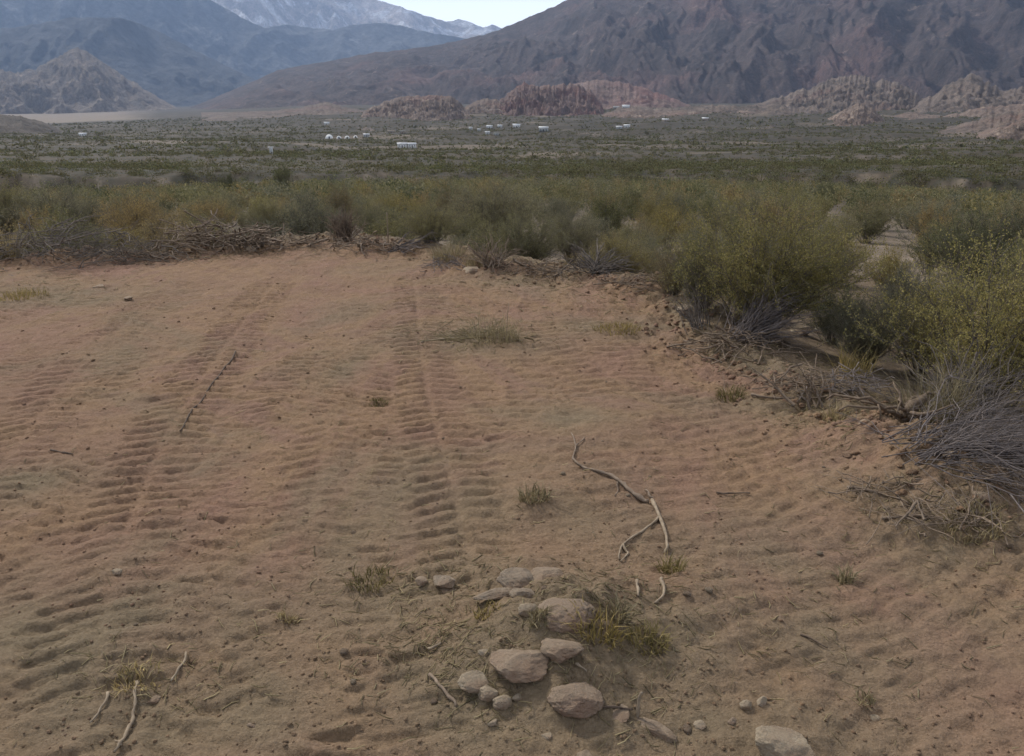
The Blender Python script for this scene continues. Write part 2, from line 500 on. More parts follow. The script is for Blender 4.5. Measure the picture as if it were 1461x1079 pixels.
def pad_sdf(x, y):
    v = bilinear(_SD, x, y, _sx[0], _sy[0], 0.05)
    return np.where((np.abs(x) > 40) | (np.abs(y) > 40), np.hypot(x, y), v)

PROF_PX = np.array([-400, 60, 200, 450, 700, 1000, 1300, 1900.0])
PROF = [(133, [247] * 8), (200, [236] * 8), (350, [221] * 8), (550, [209] * 8), (800, [198, 198, 198, 197, 197, 196, 193, 193]),
        (1200, [189, 189, 187, 184, 181, 177, 178, 178]), (1600, [182, 182, 178, 172, 170, 166, 166, 166]), (2200, [179, 179, 173, 160, 158, 156, 153, 153]),
        (3200, [170, 170, 164, 150.5, 149, 147, 145, 145]), (6000, [156.5, 156.5, 154, 148, 147, 146, 145, 145]), (13000, [151] * 8), (60000, [146.5] * 8)]
PR = np.log([p[0] for p in PROF])
PT = np.array([[float(tan_el(px, y)) for px, y in zip(PROF_PX, p[1])] for p in PROF])     # tangent of elevation

def valley_z(r, px):
    lr = np.log(np.maximum(r, 1.0))
    px = np.clip(px, PROF_PX[0], PROF_PX[-1])
    j = np.clip(np.searchsorted(PROF_PX, px) - 1, 0, len(PROF_PX) - 2)
    f = (px - PROF_PX[j]) / (PROF_PX[j + 1] - PROF_PX[j])
    i = np.clip(np.searchsorted(PR, lr) - 1, 0, len(PR) - 2)
    g = np.clip((lr - PR[i]) / (PR[i + 1] - PR[i]), 0, 1)
    t = (PT[i, j] * (1 - f) + PT[i, j + 1] * f) * (1 - g) + (PT[i + 1, j] * (1 - f) + PT[i + 1, j + 1] * f) * g
    return CAM_H + r * t

def base_z(x, y):
    """ground without the cleared pad's own relief"""
    x, y = np.asarray(x, float), np.asarray(y, float)
    r = np.hypot(x, y) + 1e-6
    az = np.arctan2(x, y)
    px = px_of(np.clip(az, -0.95, 0.95))
    out = 0.28 - 0.083 * np.clip(r, 4.0, None) + 0.10 * fbm(x * 0.35, y * 0.35, 4, 3) * np.clip(r / 8, 0, 1.5)
    bank = fbm(px / 95.0, r * 0.004, 4, 21)
    zz = out
    edge_r = 76 + 9 * bank
    zz = zz * (1 - sstep(edge_r, edge_r + 9, r)) + (-9.9) * sstep(edge_r, edge_r + 9, r)
    vr = valley_z(np.maximum(r, 133), px) + 0.5 * fbm(x * 0.03, y * 0.03, 4, 9) + np.clip((r - 150) / 300, 0, 1) * np.clip((2600 - r) / 900, 0, 1) * (3.4 * fbm(x * 0.008, y * 0.008, 4, 10) + 2.6 * (sstep(-0.16, 0.14, fbm(x * 0.0042, y * 0.0075, 4, 16)) - 0.5))
    vr = vr + np.clip((r - 700) / 900, 0, 1) * np.clip((px - 250) / 300, 0, 1) * np.clip((3200 - r) / 800, 0, 1) * 9 * ridged(x * 0.0045, y * 0.0045, 5, 12)
    rg = np.clip((r - 60) / 20, 0, 1) * np.clip((260 - r) / 80, 0, 1)
    zz = zz + rg * 0.55 * fbm(x * 0.22, y * 0.22, 4, 35); vr = vr + rg * 0.9 * fbm(x * 0.16, y * 0.16, 5, 36)
    b0 = 122 + 16 * fbm(px / 130.0, 0.3, 3, 33)
    s = sstep(b0, b0 + 5.5, r)
    return zz * (1 - s) + vr * s

def path_coords(x, y, pts):
    """signed distance to a path and the length along it"""
    P = np.array([flat(*q) for q in pts])
    best = np.full(x.shape, 1e9); c = np.zeros(x.shape); t = np.zeros(x.shape); run = 0.0
    for a, b in zip(P[:-1], P[1:]):
        e = b - a; L = math.hypot(*e)
        u = ((x - a[0]) * e[0] + (y - a[1]) * e[1]) / (L * L)
        uc = np.clip(u, 0, 1)
        dx, dy = x - a[0] - uc * e[0], y - a[1] - uc * e[1]
        d = np.hypot(dx, dy)
        m = d < best
        best = np.where(m, d, best); c = np.where(m, d * np.sign(e[0] * dy - e[1] * dx), c); t = np.where(m, run + uc * L, t)
        run += L
    return c, t

TRACKS = [([(120, 1000), (165, 800), (205, 680), (250, 590), (300, 520), (352, 450), (392, 400)], 0.21, 0.100, 0.0155),
          ([(-70, 760), (20, 630), (90, 540), (170, 470), (230, 420)], 0.19, 0.095, 0.0135),
          ([(690, 900), (655, 720), (628, 620), (612, 560), (602, 500), (596, 440), (590, 395)], 0.19, 0.100, 0.0160),
          ([(400, 1000), (430, 800), (455, 680), (470, 600)], 0.17, 0.104, 0.011),
          ([(1520, 930), (1330, 820), (1180, 730), (1040, 650), (930, 580), (850, 510), (790, 450)], 0.34, 0.105, 0.010),
          ([(1420, 1060), (1200, 930), (1040, 800), (930, 690), (850, 600)], 0.34, 0.110, 0.009),
          ([(1480, 830), (1330, 760), (1180, 670), (1080, 600), (1000, 540)], 0.22, 0.100, 0.009)]

def ripple(x, y):
    """tread ridges pressed into the soil by tracked machines"""
    turn = sstep(0.2, 2.4, x) * 0.42 + 0.05 * np.sin(x * 0.9 + 1.0)
    xr = x * np.cos(turn) - y * np.sin(turn) * 0
    wob = 0.050 * fbm(x * 1.1, y * 1.1, 3, 41) + 0.030 * fbm(x * 5.0, y * 5.0, 3, 43)
    w = 0.31
    lane = x + 0.10 * np.sin(y * 0.55) + 0.07 * y * sstep(0.3, 2.0, x) + 0.12 * fbm(x * 0.5, y * 0.5, 2, 44) + 0.07 * fbm(x * 3.0, y * 6.0, 3, 45)
    k = np.floor(lane / w)
    u = lane / w - k - 0.5
    h = (_hash(k, k * 0, 77) / 4294967296.0)
    h2 = (_hash(k, k * 0 + 5, 78) / 4294967296.0)
    lam = 0.078 + 0.040 * h
    slant = np.tan(turn) * x * 0.95
    ph = (y + slant + wob + (h2 - 0.5) * 0.22 * u * 2 + 0.12 * (u * u) * np.sign(h - 0.5) + h * 0.3) / lam
    s = sstep(0.12, 0.62, 0.5 + 0.5 * np.sin(2 * math.pi * ph))
    s = s - 0.3 * sstep(0.30, 0.0, np.abs(ph - np.floor(ph) - 0.66))
    lane_edge = sstep(0.5, 0.40, np.abs(u))
    cover = 0.12 + 0.88 * sstep(-0.20, 0.16, fbm(x * 0.75 + 3, y * 0.55, 4, 51))
    amp = (0.006 + 0.012 * h2) * (0.25 + 0.75 * lane_edge) * cover
    sink = -0.010 * lane_edge * cover * h
    amp = amp * (0.30 + 1.0 * sstep(-0.35, 0.35, fbm(x * 4.5, y * 10.0, 3, 61)))
    # clear tracks of a crawler, bars pressed one after another
    for pts, half, l2, am in TRACKS:
        c, t = path_coords(x, y, pts)
        inn = sstep(half + 0.03, half - 0.02, np.abs(c) + 0.03 * fbm(x * 6, y * 9, 2, 71))
        on = inn * sstep(-0.42, 0.10, fbm(x * 0.9 + 9, y * 1.0, 3, 72) + 0.13) * (0.7 + 0.3 * sstep(-0.35, 0.25, fbm(x * 5, y * 8, 2, 74)))
        q = (t + 0.055 * np.abs(c) / half + 0.020 * fbm(x * 1.5, y * 1.5, 2, 75) + 0.018 * fbm(x * 5, y * 5, 2, 73)) / l2
        b2 = sstep(0.25, 0.60, 0.5 + 0.5 * np.sin(2 * math.pi * q)) - 0.45 * sstep(0.25, 0.0, np.abs(q - np.floor(q) - 0.62))
        gap = sstep(0.012, 0.03, np.abs(c))
        amp = amp * (1 - 0.9 * inn)
        sink = sink * (1 - inn) + on * am * (b2 * gap - 0.85)
    return amp * (s - 0.6) + sink

MOUNDS = []      # (x, y, radius, height) low heaps of soil

def ground_z(x, y, detail=True):
    x, y = np.asarray(x, float), np.asarray(y, float)
    s = pad_sdf(x, y)
    b = base_z(x, y)
    inside = sstep(1.5, 0.2, s)
    pad = 0.05 * fbm(x * 0.5, y * 0.5, 3, 5) + 0.024 * fbm(x * 2.2, y * 2.2, 4, 6) - 0.02
    if detail:
        rp = sstep(-0.05, -0.5, s)
        pad = pad + rp * ripple(x, y) + 0.009 * fbm(x * 6, y * 9, 4, 7) + 0.008 * fbm(x * 24, y * 24, 2, 8, 0.7) + 0.010 * ridged(x * 3.5, y * 11.0, 4, 23)
    z = pad * inside + b * (1 - inside)
    berm = np.exp(-((s - 0.22) / 0.30) ** 2) * (0.025 + 0.12 * np.clip(fbm(x * 1.3, y * 1.3, 4, 13) + 0.2, 0, 1.2))
    z = z + berm + np.exp(-((s - 0.1) / 0.55) ** 2) * 0.09 * fbm(x * 5, y * 5, 5, 14, 0.6)
    for mx, my, mr, mh in MOUNDS:
        z = z + mh * np.exp(-(((x - mx) ** 2 + (y - my) ** 2) / mr ** 2)) * (1 + 0.3 * fbm(x * 9, y * 9, 3, 15))
    return z

def hit(px, py, lift=0.0):
    """the ground point seen at a picture position"""
    z = 0.0
    for _ in range(14):
        p = flat(px, py, min(z, CAM_H - 0.2))
        z = 0.5 * z + 0.5 * float(ground_z(np.array([p[0]]), np.array([p[1]]), False)[0])
    z = float(ground_z(np.array([p[0]]), np.array([p[1]]))[0])
    return np.array((p[0], p[1], z + lift))

def gz(x, y):
    return float(ground_z(np.array([x]), np.array([y]))[0])

for mpx, mpy, mr, mh in [(812, 872, 0.26, 0.075), (770, 712, 0.16, 0.05), (745, 918, 0.17, 0.045), (806, 908, 0.13, 0.035), (822, 968, 0.14, 0.035), (740, 826, 0.17, 0.03), (1115, 1045, 0.16, 0.03), (690, 968, 0.10, 0.02), (770, 945, 0.30, 0.04), (640, 842, 0.25, 0.035), (1275, 640, 0.26, 0.13), (1390, 705, 0.3, 0.12),
                         (1300, 700, 0.3, 0.06), (700, 378, 0.6, 0.05), (500, 356, 0.7, 0.06), (1000, 870, 0.3, 0.04), (930, 890, 0.3, 0.03), (260, 1035, 0.2, -0.03)]:
    p = flat(mpx, mpy)
    MOUNDS.append((p[0], p[1], mr, mh))

# near ground: the cleared earth, its rim and the first metres beyond it
gx = np.arange(-10.5, 6.0, 0.0125)
gy = [0.7]
while gy[-1] < 12.2: gy.append(gy[-1] + max(0.0068, 0.0036 * gy[-1]))
gy = np.array(gy)
X, Y = np.meshgrid(gx, gy, indexing='ij')
Z = ground_z(X, Y)
_NEAR = Z.copy()
_ground_exact = ground_z
def ground_z(x, y, detail=True):
    x, y = np.asarray(x, float), np.asarray(y, float)
    inb = (x > gx[0]) & (x < gx[-1]) & (y > gy[0]) & (y < gy[-1])
    v = bilinear(_NEAR, x, np.interp(y, gy, np.arange(len(gy))), gx[0], 0.0, np.array((0.0125, 1.0)))
    return v if inb.all() else np.where(inb, v, _ground_exact(x, y, False))
rim = np.minimum(np.minimum(X - gx[0], gx[-1] - X), np.minimum(Y - gy[0] + 9, gy[-1] - Y))
Z -= 0.30 * sstep(0.35, 0.0, rim)
# undisturbed crusted soil outside the rim, and patches of grey soil turned up inside it
_s = pad_sdf(X, Y)
grey = np.zeros_like(X)
for ax, ay, rx, ry, k in [(670, 478, 0.75, 0.42, 0.9), (820, 590, 0.40, 0.3, 0.7), (760, 725, 0.55, 0.3, 0.6), (640, 850, 0.42, 0.25, 0.7), (860, 930, 0.55, 0.32, 0.8), (700, 990, 0.35, 0.22, 0.7), (90, 900, 0.75, 0.40, 0.9),
                          (250, 1020, 0.55, 0.22, 0.8), (60, 420, 1.0, 0.55, 0.8), (20, 680, 0.4, 0.25, 0.7), (230, 840, 0.3, 0.15, 0.6), (1130, 790, 0.7, 0.3, 0.6), (1250, 900, 0.8, 0.3, 0.55), (950, 1020, 0.8, 0.2, 0.7),
                          (890, 460, 0.7, 0.4, 0.7), (600, 700, 0.3, 0.12, 0.5), (1330, 760, 0.8, 0.35, 0.8), (1120, 580, 0.6, 0.3, 0.7), (720, 400, 0.9, 0.3, 0.6)]:
    q = flat(ax, ay)
    grey = np.maximum(grey, k * np.exp(-(((X - q[0]) / rx) ** 2 + ((Y - q[1]) / ry) ** 2)))
grey = np.clip(grey * (1.0 + 1.1 * fbm(X * 2.6, Y * 2.6, 4, 88)), 0, 1)
grey = np.maximum(grey, 0.0)
outer = sstep(-0.25, 0.55, _s + 0.35 * fbm(X * 1.7, Y * 1.7, 4, 87))
me = mesh('ground', np.stack((X, Y, Z), -1).reshape(-1, 3), grid_quads(len(gx), len(gy)), True, shade=(grey * 0.5 * (1 - outer) + outer).ravel())
tag(obj('ground', me, M_DIRT), kind='structure')

# the land around and beyond it, down into the valley and out to the horizon
fine = np.radians(np.arange(-44, 44.01, 0.13))
coarse = np.radians(np.arange(46, 314.1, 3.0))
az = np.concatenate((fine, coarse, [fine[0] + 2 * math.pi]))
rr = [0.0, 0.6]
while rr[-1] < 24000:
    r = rr[-1]
    rr.append(r + max(0.12, r * (0.011 if r < 60 or r > 150 else 0.006)))
rr = np.array(rr)
R_, A_ = np.meshgrid(rr, az, indexing='ij')
X, Y = R_ * np.sin(A_), R_ * np.cos(A_)
Z = base_z(X, Y)
near_r = R_ < 30
Z[near_r] = _ground_exact(X[near_r], Y[near_r], False)
inner = sstep(0.02, 0.5, np.minimum(np.minimum(X - gx[0] - 0.35, gx[-1] - 0.35 - X), np.minimum(Y - gy[0] - 0.2, gy[-1] - 0.35 - Y)))
Z = Z - 0.35 * inner
pxv = px_of(np.clip(np.where(A_ > math.pi, A_ - 2 * math.pi, A_), -0.95, 0.95))
slope = np.gradient(Z, axis=0) / np.maximum(np.gradient(R_, axis=0), 1e-3)
pale = sstep(0.10, 0.35, slope) * (R_ > 95) * (R_ < 170) * sstep(-0.1, 0.3, fbm(pxv / 60, R_ * 0.02, 4, 90))
bed = (1 - sstep(150, 235, pxv + 25 * fbm(pxv / 40, R_ / 900, 3, 91))) * sstep(2300, 2600, R_) * (R_ < 7500)
tone = np.clip(np.maximum(pale * 0.45, bed * 0.6), 0, 1)
st = sstep(0.22, 0.42, fbm(X * 0.006, Y * 0.012, 5, 93)) * sstep(160, 260, R_) * (R_ < 2500)
tone = np.maximum(tone, st * 0.35)
tag(obj('terrain', mesh('terrain', np.stack((X, Y, Z), -1).reshape(-1, 3), grid_quads(len(rr), len(az))[:, ::-1], True, shade=tone.ravel()), M_TERRAIN), kind='structure')

def land_z(x, y):
    r = math.hypot(x, y)
    if r < 30: return gz(x, y)
    return float(base_z(np.array([x]), np.array([y]))[0])

def valley_point(px, py):
    """ground point of the far valley seen at a picture position"""
    a = float(az_of(px)); t = float(tan_el(px, py))
    rs = np.exp(np.linspace(math.log(135), math.log(4000), 900))
    zs = base_z(rs * math.sin(a), rs * math.cos(a))
    line = CAM_H + rs * t
    k = np.nonzero(zs >= line)[0]
    k = k[0] if len(k) else np.argmin(np.abs(zs - line))
    d = ray(px, py); d /= np.linalg.norm(d)
    best = None
    for o in HILLS:
        ok, loc, _n, _i = o.ray_cast((0, 0, CAM_H), tuple(d))
        if ok and math.hypot(loc.x, loc.y) < rs[k] and (best is None or loc.length < best.length): best = loc.copy()
    if best is not None: return np.array(best), math.hypot(best.x, best.y)
    return np.array((rs[k] * math.sin(a), rs[k] * math.cos(a), zs[k])), rs[k]

# ------------------------------------------------------------------ mountains and hills
HILLS = []
def mountain(name, outline, r_front, r_ridge, r_back, z_foot, nu, nv, mat, length, amp, seed, power=1.2, rough=0.02, wander=0.12, octv=7, kind='structure', gain=0.66, skew=0.0):
    ox = np.array([o[0] for o in outline], float); oy = np.array([o[1] for o in outline], float)
    px = np.linspace(ox[0], ox[-1], nu)
    y = np.interp(px, ox, oy)
    a = az_of(px)
    rid = r_ridge * (1 + wander * fbm(px / 160.0, 0.7, 3, seed + 5))
    H = CAM_H + rid * tan_el(px, y)
    foot = z_foot if np.ndim(z_foot) else np.full(nu, float(z_foot))
    tall = np.maximum(H - foot, 1.0)
    crag = 2 * np.abs(fbm(px / 22.0, 0.2, 5, seed + 9, 0.62)) - 0.25 if rough > 0.025 else fbm(px / 14.0, 0.2, 4, seed + 9)
    H = H - tall.max() * rough * crag * np.clip(tall / tall.max() * 2, 0, 1)
    v = np.concatenate((np.linspace(0, 1, int(nv * 0.8)), 1 + np.linspace(0, 1, nv - int(nv * 0.8) + 1)[1:] ** 1.5))
    U, Vv = np.meshgrid(np.arange(nu), v, indexing='ij')
    fr = np.clip(Vv, 0, 1); bk = np.clip(Vv - 1, 0, 1)
    R = r_front + (rid[U] - r_front) * fr + (r_back - r_ridge) * bk
    arc = a[U] * r_ridge
    wx = 0.6 * length * fbm(arc / length / 1.3, R / length / 1.3, 3, seed + 1)
    n = ridged((arc + wx + skew * R) / length, (R + wx) / (length * (3.6 if length > 200 else 1.0)), octv, seed, gain)
    n = 0.7 * n + 0.3 * (0.5 + fbm((arc - wx) / length * 1.7, R / length, 6, seed + 3, 0.6))
    win = np.sin(np.pi * np.clip(fr, 0, 1)) ** 0.7 * (1 - bk)
    t = fr ** power
    zz = foot[U] + (H[U] - foot[U]) * t
    zz = zz + amp * (n - 0.55) * win * np.clip((H - foot)[U] / tall.max() * 1.6, 0.05, 1)
    zz = zz - 0.35 * tall.max() * (1 - fr) ** 10
    zz = np.where(bk > 0, H[U] + (foot[U] - H[U]) * bk ** 0.8, zz)
    A = a[U]
    V3 = np.stack((R * np.sin(A), R * np.cos(A), zz), -1).reshape(-1, 3)
    o = obj(name, mesh(name, V3, grid_quads(nu, nv)[:, ::-1], True), mat)
    tag(o, kind=kind)
    if name == 'hill': HILLS.append(o)
    return o

big = [(270, 153), (285, 148), (340, 126), (400, 101), (430, 94), (470, 88), (530, 76), (560, 73), (620, 66), (665, 56), (705, 46), (740, 31), (775, 15), (810, -2), (870, -30), (960, -62),
       (1060, -95), (1160, -88), (1270, -118), (1390, -90), (1500, -70), (1640, -95), (1800, -60), (1950, -20), (2150, 60)]
mountain('mountain', big, 2500, 5200, 8200, -60, 900, 300, M_RANGE, 520, 210, 101, 1.25, 0.012, gain=0.58, skew=0.35)
mountain('mountain', [(-700, 90), (-560, -40), (-380, -40), (-200, -20), (-60, 35), (20, 42), (70, 36), (120, 26), (190, 26), (230, 40), (290, 74), (340, 100), (400, 128), (450, 150), (480, 156)],
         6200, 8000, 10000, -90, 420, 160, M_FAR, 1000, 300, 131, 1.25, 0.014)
mountain('mountain', [(-700, 100), (-500, -60), (-260, -50), (-80, -50), (60, -44), (160, -36), (235, -28), (290, -14), (320, 2), (345, 18), (368, 32), (390, 41), (420, 35), (450, 40), (482, 43), (510, 36), (545, 32),
                       (575, 36), (610, 46), (650, 52), (700, 60), (760, 90), (850, 130)],
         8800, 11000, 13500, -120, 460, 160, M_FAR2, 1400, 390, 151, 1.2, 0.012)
mountain('mountain', [(-500, 60), (-300, -70), (0, -80), (200, -60), (310, -24), (350, -34), (420, -32), (500, -14), (545, 0), (580, 11), (610, 22), (640, 31), (655, 27), (675, 33), (690, 39), (702, 35), (716, 40),
                       (760, 56), (900, 90), (1000, 130)],
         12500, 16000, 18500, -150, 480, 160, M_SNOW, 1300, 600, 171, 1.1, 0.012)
mountain('hill', [(-260, 150), (-150, 118), (-60, 104), (0, 98), (30, 103), (60, 98), (90, 84), (112, 73), (124, 68), (134, 73), (150, 86), (175, 103), (200, 120), (228, 140), (255, 156)],
         4300, 5200, 6200, -66, 320, 150, M_PYR, 240, 150, 201, 1.1, 0.06, 0.03)
mountain('hill', [(-300, 190), (-200, 168), (-80, 163), (0, 164), (30, 166), (60, 176), (85, 190), (110, 203)], 900, 1250, 1700, -42, 160, 80, M_DARKHILL, 56, 12, 221, 1.0, 0.10, 0.03)
mountain('hill', [(285, 172), (330, 160), (390, 158), (430, 153), (455, 147), (470, 146), (490, 152), (520, 158), (560, 170)], 1700, 2100, 2600, -28, 160, 70, M_BROWN, 62, 11.4, 231, 1.0, 0.13, 0.03)
mountain('hill', [(478, 186), (505, 172), (520, 158), (545, 146), (575, 138), (610, 136), (640, 137), (652, 141), (660, 150), (672, 160), (700, 172), (720, 184)], 1480, 1780, 2200, -30, 260, 110, M_PINK, 43, 35, 241, 1.2, 0.13, 0.03)
mountain('hill', [(640, 178), (665, 152), (685, 142), (705, 140), (722, 150), (735, 176)], 1650, 1850, 2300, -26, 120, 60, M_PINK, 43, 19, 251, 1.2, 0.16, 0.03)
mountain('hill', [(690, 182), (705, 152), (725, 132), (747, 117), (765, 124), (785, 121), (805, 118), (825, 121), (842, 130), (856, 146), (866, 164), (885, 180)], 1560, 1900, 2500, -28, 260, 120, M_RED, 46, 46, 261, 1.2, 0.16, 0.03)
mountain('hill', [(780, 168), (810, 122), (850, 114), (890, 117), (925, 128), (965, 142), (1000, 156), (1030, 166)], 1950, 2350, 2900, -22, 200, 90, M_RED, 74, 22, 271, 1.2, 0.10, 0.03)
mountain('hill', [(860, 172), (885, 151), (910, 152), (950, 155), (1010, 150), (1060, 152), (1110, 148), (1150, 160)], 1450, 1600, 1900, -24, 200, 60, M_BROWN, 28, 7.2, 281, 1.2, 0.26, 0.03)
mountain('hill', [(1020, 172), (1070, 152), (1110, 138), (1150, 126), (1185, 112), (1215, 107), (1245, 112), (1280, 120), (1320, 140), (1360, 160)], 1600, 2100, 2700, -20, 300, 110, M_BROWN, 56, 34.2, 291, 1.2, 0.16, 0.03)
mountain('hill', [(1280, 166), (1320, 140), (1350, 118), (1378, 106), (1400, 114), (1430, 132), (1460, 122), (1500, 108), (1580, 96), (1700, 120), (1800, 160)], 1500, 1950, 2600, -18, 280, 110, M_BROWN, 59, 29.4, 301, 1.2, 0.16, 0.03)
mountain('hill', [(1155, 192), (1180, 172), (1205, 158), (1226, 146), (1245, 154), (1262, 168), (1285, 190)], 1080, 1260, 1600, -32, 180, 80, M_PINK, 28, 15, 311, 1.2, 0.13, 0.03)
mountain('hill', [(1060, 205), (1090, 186), (1105, 178), (1125, 186), (1150, 183), (1175, 188), (1200, 202)], 900, 1010, 1250, -30, 160, 70, M_BROWN, 19, 6.6, 321, 1.2, 0.19, 0.03)
mountain('hill', [(1290, 205), (1330, 190), (1370, 180), (1405, 168), (1440, 160), (1480, 158), (1560, 150), (1680, 180)], 760, 960, 1300, -26, 240, 90, M_BROWN, 30, 10.8, 331, 1.2, 0.16, 0.03)
mountain('hill', [(1385, 212), (1420, 186), (1450, 176), (1490, 168), (1560, 170), (1640, 205)], 620, 740, 980, -22, 160, 70, M_PINK, 19, 12, 341, 1.2, 0.16, 0.03)
mountain('hill', [(1020, 188), (1060, 174), (1090, 168), (1120, 170), (1160, 172), (1200, 164), (1260, 170), (1300, 160), (1350, 166), (1400, 154), (1461, 148), (1560, 158), (1660, 190)], 1250, 1440, 1700, -30, 360, 70, M_PINK, 36, 12, 361, 1.2, 0.14, 0.03)
mountain('hill', [(840, 170), (870, 160), (900, 154), (940, 160), (980, 157), (1020, 161), (1060, 158), (1100, 163), (1130, 172)], 1380, 1520, 1750, -28, 240, 50, M_PINK, 30, 8, 371, 1.2, 0.14, 0.03)
mountain('hill', [(430, 176), (480, 167), (540, 163), (640, 160), (700, 163), (760, 158), (840, 161), (900, 156), (980, 159), (1050, 156), (1130, 158), (1200, 150), (1280, 153), (1350, 146), (1430, 148), (1500, 140), (1600, 146), (1720, 170)], 1520, 1960, 2500, -34, 620, 90, M_BROWN, 60, 16, 381, 1.2, 0.13, 0.05)
mountain('hill', [(496, 193), (512, 186), (520, 181), (530, 185), (545, 193)], 1020, 1080, 1180, -33, 80, 40, M_BROWN, 19, 1.8, 351, 1.0, 0.13, 0.02)

# ------------------------------------------------------------------ shrubs
def leaf_quads(C, size, rng, flat_=1.1):
    n = len(C)
    a = rng.normal(size=(n, 3)); a[:, 2] += flat_
    a /= np.linalg.norm(a, axis=1, keepdims=True)
    b = np.cross(a, rng.normal(size=(n, 3))); b /= np.linalg.norm(b, axis=1, keepdims=True) + 1e-9
    L = size * rng.uniform(0.6, 1.35, (n, 1)); Wd = L * rng.uniform(0.30, 0.5, (n, 1))
    V = np.stack((C - a * L * 0.5, C + b * Wd * 0.5 + a * L * 0.1, C + a * L * 0.5, C - b * Wd * 0.5 + a * L * 0.1), 1).reshape(-1, 3)
    return V, np.arange(4 * n).reshape(-1, 4)

def shrub_meshes(seed, h, rad, n_stem, n_twig, n_leaf, leaf, stem_r, low=0.28, lean=(0, 0), sides=4, skirt=0.0, droop=0.0):
    """a shrub that fans out of one root: bare stems below, twigs with tiny leaves above"""
    rng = np.random.default_rng(seed)
    wood = MB(); tips = []
    lobes = rng.uniform(-1, 1, (6, 3))
    for k in range(n_stem):
        th = rng.uniform(0, 2 * math.pi)
        sp = math.sqrt(rng.uniform(0.02, 1.0))
        rr_ = rad * (0.78 + 0.30 * math.sin(2 * th + seed) * math.cos(3 * th + 1.3 * seed) + rng.uniform(-0.14, 0.14))
        hh = h * (0.98 - 0.42 * sp * sp + rng.uniform(-0.16, 0.10))
        end = np.array((math.cos(th) * sp * rr_ + lean[0], math.sin(th) * sp * rr_ + lean[1], max(hh, 0.15 * h)))
        b0 = np.array((math.cos(th) * 0.07 * rad * sp, math.sin(th) * 0.07 * rad * sp, -0.04))
        t = np.linspace(0, 1, 6)[:, None]
        ctrl = b0 * 0.5 + end * 0.5 + np.array((end[0] * (-0.12 + droop), end[1] * (-0.12 + droop), 0.10 * h)) + rng.normal(size=3) * 0.05 * rad
        P = (1 - t) ** 2 * b0 + 2 * t * (1 - t) * ctrl + t * t * end
        P[1:] += rng.normal(size=(5, 3)) * 0.018 * rad
        r0 = stem_r * rng.uniform(0.6, 1.25)
        wood.tube(P, r0 * np.linspace(1, 0.30, 6), sides, False)
        for j in range(n_twig):
            f = rng.uniform(low, 1.0)
            i = min(int(f * 5), 4); q = P[i] + (P[i + 1] - P[i]) * (f * 5 - i)
            out = np.array((q[0], q[1], 0)); out /= np.linalg.norm(out) + 1e-6
            d = out * rng.uniform(0, 0.7) + np.array((0, 0, rng.uniform(0.2, 1.0))) + rng.normal(size=3) * 0.45
            d /= np.linalg.norm(d)
            L = rad * rng.uniform(0.16, 0.36)
            e = q + d * L; m = (q + e) / 2 + rng.normal(size=3) * 0.02 * rad
            wood.tube([q, m, e], [r0 * 0.34, r0 * 0.26, r0 * 0.16], 3, False)
            tips.append((q, m, e))
    tips = np.array(tips)
    k = rng.integers(0, len(tips), n_leaf)
    f = rng.uniform(0.05, 1.05, (n_leaf, 1))
    C = (1 - f) ** 2 * tips[k, 0] + 2 * f * (1 - f) * tips[k, 1] + f * f * tips[k, 2] + rng.normal(size=(n_leaf, 3)) * leaf * 0.8
    if skirt > 0:
        keep = C[:, 2] > skirt * h * (0.4 + 0.8 * rng.uniform(size=n_leaf))
        C = C[keep]
    V, Q = leaf_quads(C, leaf, rng)
    return wood.me('stems', True), mesh('foliage', V, Q)

PROTO = {}
def proto(kind, tier, var):
    key = (kind, tier, var)
    if key in PROTO: return PROTO[key]
    sd = 1000 + var * 13 + {'near': 0, 'mid': 200, 'far': 400}[tier]
    gk = (tier, var)
    if gk not in PROTO:
        if tier == 'near': PROTO[gk] = shrub_meshes(sd, 1.0, 0.85, 100, 17, 60000, 0.0145, 0.0050)
        elif tier == 'mid': PROTO[gk] = shrub_meshes(sd, 1.0, 0.85, 55, 11, 14000, 0.027, 0.006)
        else: PROTO[gk] = shrub_meshes(sd, 1.0, 0.85, 30, 7, 3600, 0.05, 0.007, sides=3)
    w, l = PROTO[gk]
    l = l.copy(); l.materials.clear(); l.materials.append(M_LEAF[kind])
    PROTO[key] = (w, l)
    return PROTO[key]

PLACED = []        # x, y, radius of every shrub standing on the plain

def place_shrub(x, y, height, width, kind, tier, var, rotz, label, group=None, name='shrub', z=None):
    w, l = proto(kind, tier, var)
    t = empty(name, (x, y, (land_z(x, y) if z is None else z) - 0.01), rotz, (width / 1.7, width / 1.7, height))
    tag(t, label, 'shrub', group)
    obj('stems', w, M_STEM, t)
    obj('foliage', l, None, t)
    PLACED.append((x, y, width / 2))
    return t

def shrub_at(px, py, top, wpx, kind, tier, var, label, group=None, name='shrub'):
    p = hit(px, py)
    dep = p[1] * CP + (CAM_H - p[2]) * SP
    width = wpx / FPX * dep
    rc = math.hypot(p[0], p[1]) + width * 0.15
    height = CAM_H + rc * float(tan_el(px, top)) - p[2]
    return place_shrub(p[0], p[1], max(height, 0.2), width, kind, tier, var, random.uniform(0, 6.28), label, group, name, p[2])

